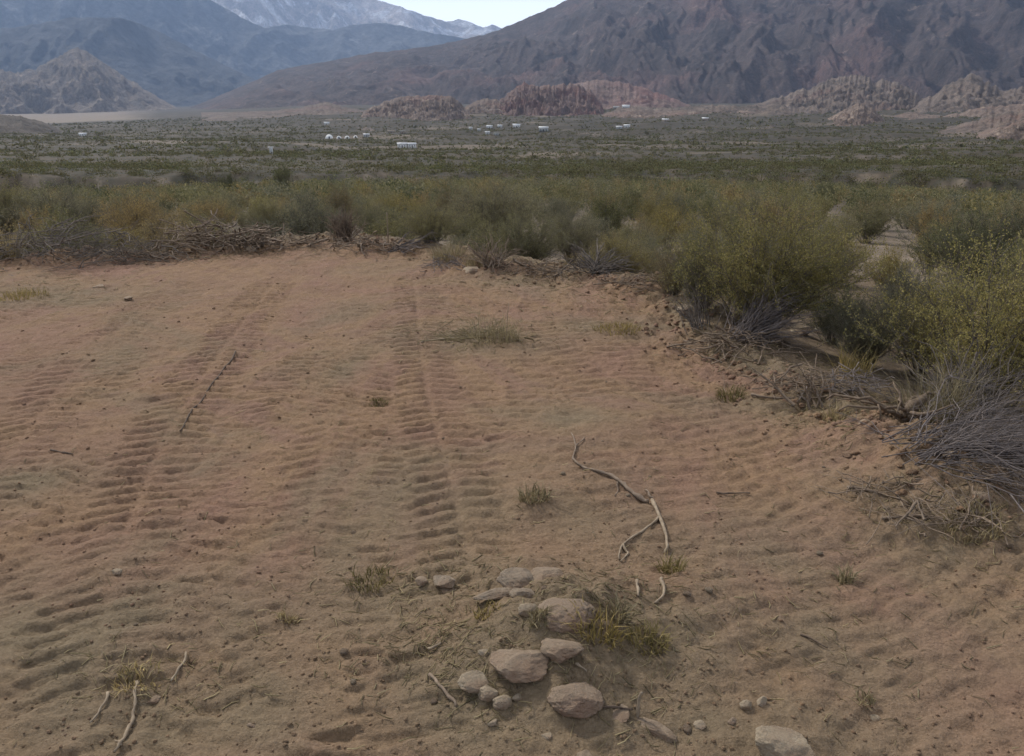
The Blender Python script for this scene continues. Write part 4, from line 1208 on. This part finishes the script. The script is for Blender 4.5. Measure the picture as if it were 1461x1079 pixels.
SPH = {n: cube_sphere(n) for n in (5, 9, 14, 36)}
def n3(P, s, seed):
    return (perlin(P[:, 0] * s + 3.1, P[:, 1] * s + P[:, 2] * s * 0.7, seed) + perlin(P[:, 1] * s - 1.7, P[:, 2] * s - P[:, 0] * s * 0.6, seed + 3) + perlin(P[:, 2] * s + 0.4, P[:, 0] * s + P[:, 1] * s * .8, seed + 5)) / 3

def rock_shape(n, dims, seed, facets=9, cut=(0.50, 0.86), rough=0.10):
    rng = np.random.default_rng(seed)
    P, Q = SPH[n]
    P = P.copy()
    for k in range(facets):
        d = rng.normal(size=3); d /= np.linalg.norm(d)
        c = rng.uniform(*cut)
        ex = P @ d - c
        P -= np.where(ex > 0, ex * 0.9, 0)[:, None] * d
    P = P * (1 + rough * n3(P, 2.2, seed)[:, None] + rough * 0.8 * n3(P, 5.0, seed + 40)[:, None] + rough * 0.45 * n3(P, 11.0, seed + 60)[:, None] + rough * 0.28 * n3(P, 24.0, seed + 80)[:, None])
    return P * np.array(dims), Q

def rock(x0, y0, x1, y1, mat, label, seed, sink=0.35, flatness=None, facets=13, cut=(0.46, 0.84), rot=None, n=36, name='rock', group=None, cat='rock', depth=0.8, tilt=0.0):
    p = hit((x0 + x1) / 2, y1 - (y1 - y0) * 0.30)
    dep = p[1] * CP + (CAM_H - p[2]) * SP
    w = (x1 - x0) / FPX * dep / 2
    el = math.atan2(CAM_H - p[2], p[1])
    hp = (y1 - y0) / FPX * dep
    d = w * depth
    h = max((hp - 2 * d * math.sin(el)) / math.cos(el), w * 0.45) / 2 * 1.2 if flatness is None else w * flatness
    P, Q = rock_shape(n, (w * 1.08, d * 1.08, h), seed, facets, cut)
    o = obj(name, mesh(name, P, Q, True), mat, None, (p[0], p[1], p[2] + h * (0.74 - 2 * sink)), random.uniform(-.25, .25) if rot is None else rot)
    o.rotation_euler[1] = tilt
    return tag(o, label, cat, group)

rock(698, 903, 790, 968, M_ROCK, 'large flat angled boulder with a dark gap under its front edge', 11, 0.22, 0.38, 10, (0.5, 0.85), 0.25, tilt=0.12)
rock(772, 898, 834, 942, M_ROCK, 'boulder with rounded top resting against the right side of the flat angled one', 12, 0.27, 0.42, 9, (0.55, 0.9), -0.2)
rock(786, 956, 858, 1018, M_REDROCK, 'round reddish boulder with a shadow under it, in front of the flat angled one', 13, 0.30, 0.54, 7, (0.7, 0.95))
rock(655, 954, 700, 984, M_PALEROCK, 'pale blocky stone left of the flat angled boulder', 14, 0.25, 0.55, 9, (0.5, 0.85))
rock(682, 974, 710, 998, M_PALEROCK, 'pale rounded stone touching the blocky one', 15, 0.3, 0.7, 6, (0.7, 0.95))
rock(702, 987, 730, 1010, M_PALEROCK, 'pale rounded stone at the end of the row of three', 16, 0.3, 0.7, 6, (0.7, 0.95))
rock(730, 986, 748, 1002, M_PALEROCK, 'small pale pebble right of the row of three stones', 17, 0.3, 0.6, n=14, name='stone')
rock(682, 920, 700, 938, M_PALEROCK, 'small pale stone at the upper left of the flat angled boulder', 18, 0.3, 0.7, n=14, name='stone')
rock(698, 925, 712, 938, M_REDROCK, 'tiny reddish stone beside the small pale one', 19, 0.3, 0.7, n=14, name='stone')
rock(740, 858, 768, 880, M_PALEROCK, 'pale squarish stone standing alone between the two rock groups', 20, 0.25, 0.8, 8, (0.6, 0.9))
rock(676, 836, 736, 858, M_GREYROCK, 'thin slanted slab in the upper rock group', 21, 0.17, 0.28, 9, (0.5, 0.85), 0.1, depth=0.45)
rock(711, 808, 768, 848, M_GREYROCK, 'grey angular rock topping the upper rock group', 22, 0.17, 0.6, 10, (0.5, 0.85))
rock(728, 832, 766, 862, M_GREYROCK, 'crumbly grey stone below the grey angular rock', 23, 0.22, 0.6, 9, (0.6, 0.9))
rock(756, 795, 802, 838, M_ROCK, 'tan rock half buried in earth, right of the grey angular rock', 24, 0.27, 0.65, 9, (0.5, 0.85))
rock(765, 828, 850, 888, M_REDROCK, 'broad earth-covered boulder behind the foreground grass', 25, 0.63, 0.55, 7, (0.65, 0.95))
rock(592, 818, 614, 838, M_ROCK, 'little tan stone at the left end of the upper rock group', 26, 0.2, 0.65, n=9)
rock(612, 814, 658, 840, M_GREYROCK, 'flat greyish slab left of the upper rock group', 27, 0.26, 0.4)
rock(626, 830, 650, 850, M_ROCK, 'tan stone in front of the flat greyish slab', 28, 0.26, 0.5, n=9)
rock(1072, 1036, 1160, 1100, M_PALEROCK, 'large pale crusted boulder cut by the bottom edge', 29, 0.18, 0.72, 9, (0.5, 0.86), -0.15)
rock(900, 1012, 966, 1052, M_ROCK, 'narrow slanting rock ridge near the bottom edge', 30, 0.45, 0.35, 9, (0.5, 0.85), -0.6, depth=0.35)
rock(812, 1052, 852, 1090, M_ROCK, 'half-buried rock at the bottom edge below the round reddish boulder', 31, 0.5, 0.5)
rock(858, 1000, 905, 1022, M_ROCK, 'low buried rock just right of the round reddish boulder', 32, 0.55, 0.35)
rock(1076, 988, 1096, 1010, M_PALEROCK, 'small pale upright stone above the large crusted boulder', 33, 0.3, 0.9, n=14, name='stone')
rock(1056, 998, 1074, 1012, M_PALEROCK, 'smaller pale stone left of the small upright one', 34, 0.3, 0.8, n=14, name='stone')
rock(1036, 1018, 1052, 1036, M_REDROCK, 'small pink stone up-left of the large crusted boulder', 35, 0.3, 0.8, n=14, name='stone')
rock(988, 1024, 1008, 1042, M_PALEROCK, 'small pale stone left of the pink one', 36, 0.3, 0.7, n=14, name='stone')
rock(695, 1022, 712, 1036, M_PALEROCK, 'small pale flat stone below the row of three', 37, 0.3, 0.45, n=14, name='stone')
rock(772, 1042, 792, 1054, M_PALEROCK, 'small pale flat stone near the bottom, below the round reddish boulder', 38, 0.3, 0.4, n=14, name='stone')
rock(174, 419, 192, 431, M_GREYROCK, 'flat grey stone with a dark underside on the left of the cleared earth', 39, 0.15, 0.4, n=14, name='stone')
rock(130, 402, 152, 414, M_ROCK, 'half-buried tan stone up-left of the flat grey one', 40, 0.35, 0.45, n=14, name='stone')
rock(964, 432, 992, 452, M_PALEROCK, 'pale stone at the rim left of the large yellow-olive shrub', 41, 0.25, 0.7)
rock(992, 452, 1012, 466, M_ROCK, 'tan stone just below the pale stone at the rim', 42, 0.3, 0.7, n=9)
rock(1120, 458, 1158, 482, M_PALEROCK, 'pale rock lying in the open patch right of the large yellow-olive shrub', 43, 0.3, 0.6)
rock(1150, 462, 1178, 480, M_PALEROCK, 'second pale rock in the open patch, right of the first', 44, 0.3, 0.6)
rock(1222, 594, 1242, 610, M_ROCK, 'tan stone just left of the uprooted stump', 45, 0.3, 0.75, n=9)
rock(266, 328, 290, 352, M_REDROCK, 'pinkish upright slab in the root heap on the far rim', 46, 0.2, 1.0)
rock(284, 336, 302, 350, M_ROCK, 'tan stone leaning on the pinkish slab', 47, 0.25, 0.8, n=9)
rock(350, 350, 366, 360, M_PALEROCK, 'pale stone at the foot of the smaller branch heap', 48, 0.25, 0.7, n=9)
rock(208, 985, 234, 1004, M_REDROCK, 'pinkish clod right of the long bent stick', 49, 0.4, 0.5, n=14, name='stone')
rock(352, 1026, 366, 1040, M_REDROCK, 'small pink stone in the left foreground', 50, 0.35, 0.6, n=14, name='stone')
rock(158, 808, 176, 820, M_PALEROCK, 'small whitish stone in the left tread marks', 51, 0.35, 0.5, n=14, name='stone')
rock(1380, 696, 1420, 714, M_ROCK, 'flat tan stone at the rim below the uprooted bush', 52, 0.35, 0.4, n=9)
rock(1240, 1018, 1256, 1030, M_PALEROCK, 'small pale stone near the bottom right', 53, 0.3, 0.7, n=14, name='stone')
rock(1345, 640, 1372, 656, M_ROCK, 'tan stone under the fanned branches at the right edge', 54, 0.35, 0.6, n=9)
rock(660, 376, 690, 392, M_PALEROCK, 'pale stone at mid rim beneath the bleached tufts', 55, 0.3, 0.6, n=9)
rock(1172, 340, 1200, 352, M_PALEROCK, 'pale rock lying in a gap among the shrubs on the right', 56, 0.3, 0.6, n=9)
# loose small stones one can count
rng = np.random.default_rng(404)
nst = 0
P9 = [rock_shape(5, (1, 1, 0.7), 500 + k, 6, (0.6, 0.95)) for k in range(6)]
ST = [[mesh('stone', P, Q, True) for P, Q in P9] for _ in range(3)]
for k in range(3):
    for m_ in ST[k]: m_.materials.append((M_PALEROCK, M_ROCK, M_REDROCK)[k])
for k in range(26):
    sx = float(np.clip(rng.normal(820, 260), 20, 1440)) if k % 3 else rng.uniform(10, 1450)
    sy = rng.uniform(620, 1072) if k % 4 else rng.uniform(395, 620)
    if float(pad_sdf(*[np.array([c]) for c in flat(sx, sy)])[0]) > -0.15: continue
    p = hit(sx, sy)
    s_ = rng.uniform(0.006, 0.014)
    c = int(rng.choice(3, p=[0.4, 0.3, 0.3]))
    o = obj('stone', ST[c][int(rng.integers(0, 6))], None, None, (p[0], p[1], p[2] + s_ * 0.25), rng.uniform(0, 6.28), (s_ * rng.uniform(.8, 1.4), s_, s_))
    tag(o, 'tiny loose ' + ('pale', 'tan', 'reddish')[c] + ' stone on the ' + ('left' if sx < 480 else 'middle' if sx < 980 else 'right') + ' part of the cleared earth', 'stone', 'loose stones on the cleared earth')

# litter and crumbs nobody could count
rng = np.random.default_rng(505)
mb = MB()
spots = [(600, 840, 90, 50, 90), (640, 930, 60, 50, 120), (700, 1000, 50, 40, 60), (860, 890, 90, 40, 120), (930, 850, 70, 60, 80), (200, 960, 110, 40, 110), (680, 480, 110, 25, 160), (1080, 560, 90, 22, 110),
         (1200, 620, 70, 40, 110), (1300, 720, 110, 40, 160), (1400, 760, 70, 40, 110), (330, 360, 180, 8, 140), (720, 395, 120, 12, 130), (900, 425, 90, 16, 120), (1030, 505, 70, 22, 130), (100, 400, 130, 20, 120),
         (1180, 590, 80, 20, 90), (500, 880, 180, 120, 70), (1200, 900, 220, 130, 110), (250, 600, 260, 120, 80), (750, 600, 300, 120, 90), (560, 360, 90, 12, 90), (820, 430, 160, 25, 90), (1180, 520, 120, 30, 260), (1290, 580, 120, 40, 260), (1400, 680, 90, 40, 160), (1100, 500, 90, 20, 160), (250, 366, 220, 8, 200), (480, 352, 120, 8, 120), (850, 402, 100, 12, 150), (400, 700, 420, 260, 240), (1050, 760, 400, 260, 240), (620, 900, 160, 110, 260), (850, 960, 160, 90, 220)]
for cx, cy, wx, wy, n in spots:
    for k in range(n):
        sx, sy = cx + rng.normal() * wx * .6, cy + rng.normal() * wy * .6
        if sy < 350 or sy > 1090: continue
        q = flat(sx, sy)
        L = rng.uniform(0.012, 0.06) * (1.5 if sy < 500 else 1); th = rng.uniform(0, math.pi)
        a = np.array((q[0], q[1])); d = np.array((math.cos(th), math.sin(th))) * L / 2
        P2 = np.stack((a - d, a + rng.normal(size=2) * L * .1, a + d))
        zz = ground_z(P2[:, 0], P2[:, 1]); r_ = rng.uniform(0.0008, 0.0022) * (1.4 if sy < 500 else 1)
        mb.tube(np.column_stack((P2, zz + r_ * 1.2 + rng.uniform(0, .006))), [r_, r_, r_ * .6], 3, False)
tag(obj('litter', mb.me('litter'), M_DRYGRASS), 'bits of straw and broken twig scattered over the bare earth', 'litter', kind='stuff')
n = 6500
sx = rng.uniform(-60, 1520, n); sy = 372 + 720 * rng.uniform(0, 1, n) ** 0.8
pts = np.array([flat(a, b) for a, b in zip(sx, sy)])
sd = pad_sdf(pts[:, 0], pts[:, 1]); pts = pts[sd < 0.25]
k9 = rng.uniform(-0.15, 1, 2600); e9 = rng.integers(0, len(EDGE) - 1, 2600); f9 = rng.uniform(0, 1, (2600, 1))
EA = np.array(EDGE); rimpts = EA[e9] * (1 - f9) + EA[e9 + 1] * f9 + rng.normal(size=(2600, 2)) * 0.20
rimpts = rimpts[(np.abs(rimpts[:, 0]) < 8) & (rimpts[:, 1] > 1)]
clump = fbm(pts[:, 0] * 1.1, pts[:, 1] * 1.1, 3, 77) > rng.uniform(-.5, .25, len(pts))
pts = pts[clump]
np_in = len(pts)
pts = np.vstack((pts, rimpts))
zz = ground_z(pts[:, 0], pts[:, 1])
P5, Q5 = rock_shape(5, (1, .8, .6), 909, 8, (0.35, 0.8), 0.3)
S = rng.uniform(0.25, 1, len(pts)) ** 3.0 * 0.009 + 0.0018
S *= np.clip(np.hypot(pts[:, 0], pts[:, 1]) / 4, 0.8, 1.6)
S[np_in:] = rng.uniform(0, 1, len(pts) - np_in) ** 3 * 0.026 + 0.005
th = rng.uniform(0, 6.28, len(pts)); c, s_ = np.cos(th)[:, None], np.sin(th)[:, None]
V = np.stack((P5[None, :, 0] * c - P5[None, :, 1] * s_, P5[None, :, 0] * s_ + P5[None, :, 1] * c, np.broadcast_to(P5[None, :, 2], (len(pts), len(P5)))), -1) * S[:, None, None]
V += np.column_stack((pts, zz + S * .15))[:, None, :]
Q = (Q5[None] + (np.arange(len(pts)) * len(P5))[:, None, None]).reshape(-1, 4)
tag(obj('gravel', mesh('gravel', V.reshape(-1, 3), Q), M_DIRT), 'crumbs of soil and fine gravel on the cleared earth', 'gravel', kind='stuff')

# ------------------------------------------------------------------ houses in the valley
bpy.context.view_layer.update()
M_WHITE = plain_material('white_plaster', (0.72, 0.72, 0.70), (0.82, 0.82, 0.80), 0.6)
M_ROOFW = plain_material('pale_metal_roof', (0.74, 0.75, 0.76), (0.86, 0.86, 0.86), 0.4, 0.5)
M_TAN = plain_material('adobe_wall', (0.34, 0.28, 0.22), (0.44, 0.37, 0.30), 0.6)
M_DOOR = plain_material('dark_opening', (0.03, 0.03, 0.03), (0.06, 0.055, 0.05), 1.0)
M_GREYW = plain_material('grey_plaster', (0.40, 0.40, 0.39), (0.50, 0.50, 0.48), 0.6)

def house(px, py, wpx, label, wall=M_WHITE, roofm=M_ROOFW, gable=True, ratio=0.34, rot=0.0):
    p, r = valley_point(px, py)
    w = wpx / FPX * r * 0.9
    hgt = max(2.6, min(3.6, w * ratio)); d = w * 0.6
    a = math.atan2(p[0], p[1])
    t = empty('house', (p[0], p[1], p[2] - 0.2), -a + rot); tag(t, label, 'house', 'houses scattered over the valley')
    mb = MB(); mb.box(-w / 2, -d / 2, 0, w / 2, d / 2, hgt)
    obj('wall', mb.me('wall'), wall, t)
    mb = MB(); o_ = 0.35
    if gable:
        rh = hgt + d * 0.22
        V = [(-w / 2 - o_, -d / 2 - o_, hgt + .02), (w / 2 + o_, -d / 2 - o_, hgt + .02), (w / 2 + o_, d / 2 + o_, hgt + .02), (-w / 2 - o_, d / 2 + o_, hgt + .02), (-w / 2 - o_, 0, rh), (w / 2 + o_, 0, rh)]
        mb.add(V, [(0, 1, 5, 4), (2, 3, 4, 5), (3, 2, 1, 0)], [(0, 4, 3), (1, 2, 5)])
    else:
        mb.box(-w / 2 - o_, -d / 2 - o_, hgt + .01, w / 2 + o_, d / 2 + o_, hgt + .35)
    obj('roof', mb.me('roof'), roofm, t)
    mb = MB(); dw = min(.5, w * .05); mb.box(-dw, -d / 2 - .05, 0, dw, -d / 2 + .02, 2.0); obj('door', mb.me('door'), M_DOOR, t)
    for xx in (-.32, .28):
        mb = MB(); dw = min(.55, w * .045); mb.box(w * xx - dw, -d / 2 - .05, 1.1, w * xx + dw, -d / 2 + .02, 1.9); obj('window', mb.me('window'), M_DOOR, t)
    return t

def dome(px, py, wpx, label):
    p, r = valley_point(px, py)
    R = wpx / FPX * r / 2
    t = empty('dome_tent', (p[0], p[1], p[2] - 0.1), -math.atan2(p[0], p[1])); tag(t, label, 'dome tent', 'white dome tents in a row')
    u = np.linspace(0, 2 * math.pi, 25)[:-1]; v = np.linspace(0, math.pi / 2, 9)
    U, Vv = np.meshgrid(u, v, indexing='ij')
    V = np.stack((R * np.cos(U) * np.cos(Vv), R * np.sin(U) * np.cos(Vv), R * 1.05 * np.sin(Vv)), -1).reshape(-1, 3)
    i = np.arange(24 * 9).reshape(24, 9); j = np.roll(i, -1, 0)
    Q = np.stack((i[:, :-1], j[:, :-1], j[:, 1:], i[:, 1:]), -1).reshape(-1, 4)
    obj('shell', mesh('shell', V, Q, True), M_WHITE, t)
    mb = MB(); mb.box(-.6, -R * 1.02, 0, .6, -R * .9, 1.9); obj('door', mb.me('door'), M_DOOR, t)

house(571, 211, 14, 'long white-roofed shed nearest in the valley, left half of the pair')
house(585, 211, 12, 'long white-roofed shed nearest in the valley, right half of the pair', rot=0.2)
dome(466, 198, 10, 'largest white dome tent, leftmost of the row')
dome(480, 198, 6.5, 'second white dome tent from the left in the row')
dome(492, 198, 7, 'third white dome tent from the left in the row')
dome(504, 197, 6, 'last white dome tent at the right of the row')
house(520, 196, 9, 'low grey building right of the row of dome tents', M_GREYW)
house(464, 178, 8, 'small white house above the largest dome tent')
house(110, 195, 9, 'lone white house on the left side of the valley')
house(380, 221, 5, 'tiny white hut alone in the scrub left of the dome tents')
house(671, 185, 5, 'small white house, leftmost of the cluster below the pink cliffs')
house(683, 188, 5, 'low grey hut just right of the leftmost cluster house', M_GREYW)
house(698, 183, 9, 'white house with a wide roof in the middle of the cluster below the pink cliffs')
house(713, 182, 7, 'white house right of the wide-roofed one in the cluster')
house(737, 182, 11, 'long white house at the right end of the cluster below the pink cliffs')
house(695, 192, 7, 'white house in front of the wide-roofed one, nearest of the cluster')
house(708, 194, 8, 'greenish-grey shed in front of the cluster', M_GREYW, M_GREYW, False)
house(776, 187, 14, 'pale grey house between the cluster and the knoll', M_GREYW)
house(880, 154, 11, 'white building on the red slope, left half of the hilltop compound', gable=False)
house(893, 154, 11, 'white building with a raised roof, right half of the hilltop compound', ratio=0.5)
house(885, 184, 9, 'pale house below the hilltop compound, front of two', M_GREYW)
house(896, 182, 9, 'white-roofed house below the hilltop compound, rear of two')
house(951, 174, 10, 'white-roofed house right of the hilltop compound', M_TAN)
house(1008, 172, 9, 'white-roofed house furthest right in the valley', M_TAN)
house(556, 190, 10, 'tan adobe house left of centre below the pink cliffs', M_TAN, M_TAN, False)
house(572, 191, 8, 'pale tan adobe house right next to the other adobe one', M_TAN, M_GREYW, False)

# ------------------------------------------------------------------ haze in the valley air
mb = MB(); mb.box(-27000, -25500, -900, 27000, 25500, 4600)
hz = obj('haze', mb.me('haze'))
tag(hz, kind='stuff')
hm = bpy.data.materials.new('valley_haze'); hm.use_nodes = True
hn = hm.node_tree; hn.nodes.clear()
ho = hn.nodes.new('ShaderNodeOutputMaterial'); hv = hn.nodes.new('ShaderNodeVolumePrincipled')
hv.inputs['Color'].default_value = (0.38, 0.55, 0.90, 1)
hv.inputs['Density'].default_value = HAZE_DENSITY
hv.inputs['Anisotropy'].default_value = 0.2
hn.links.new(hv.outputs['Volume'], ho.inputs['Volume'])
hz.data.materials.append(hm)
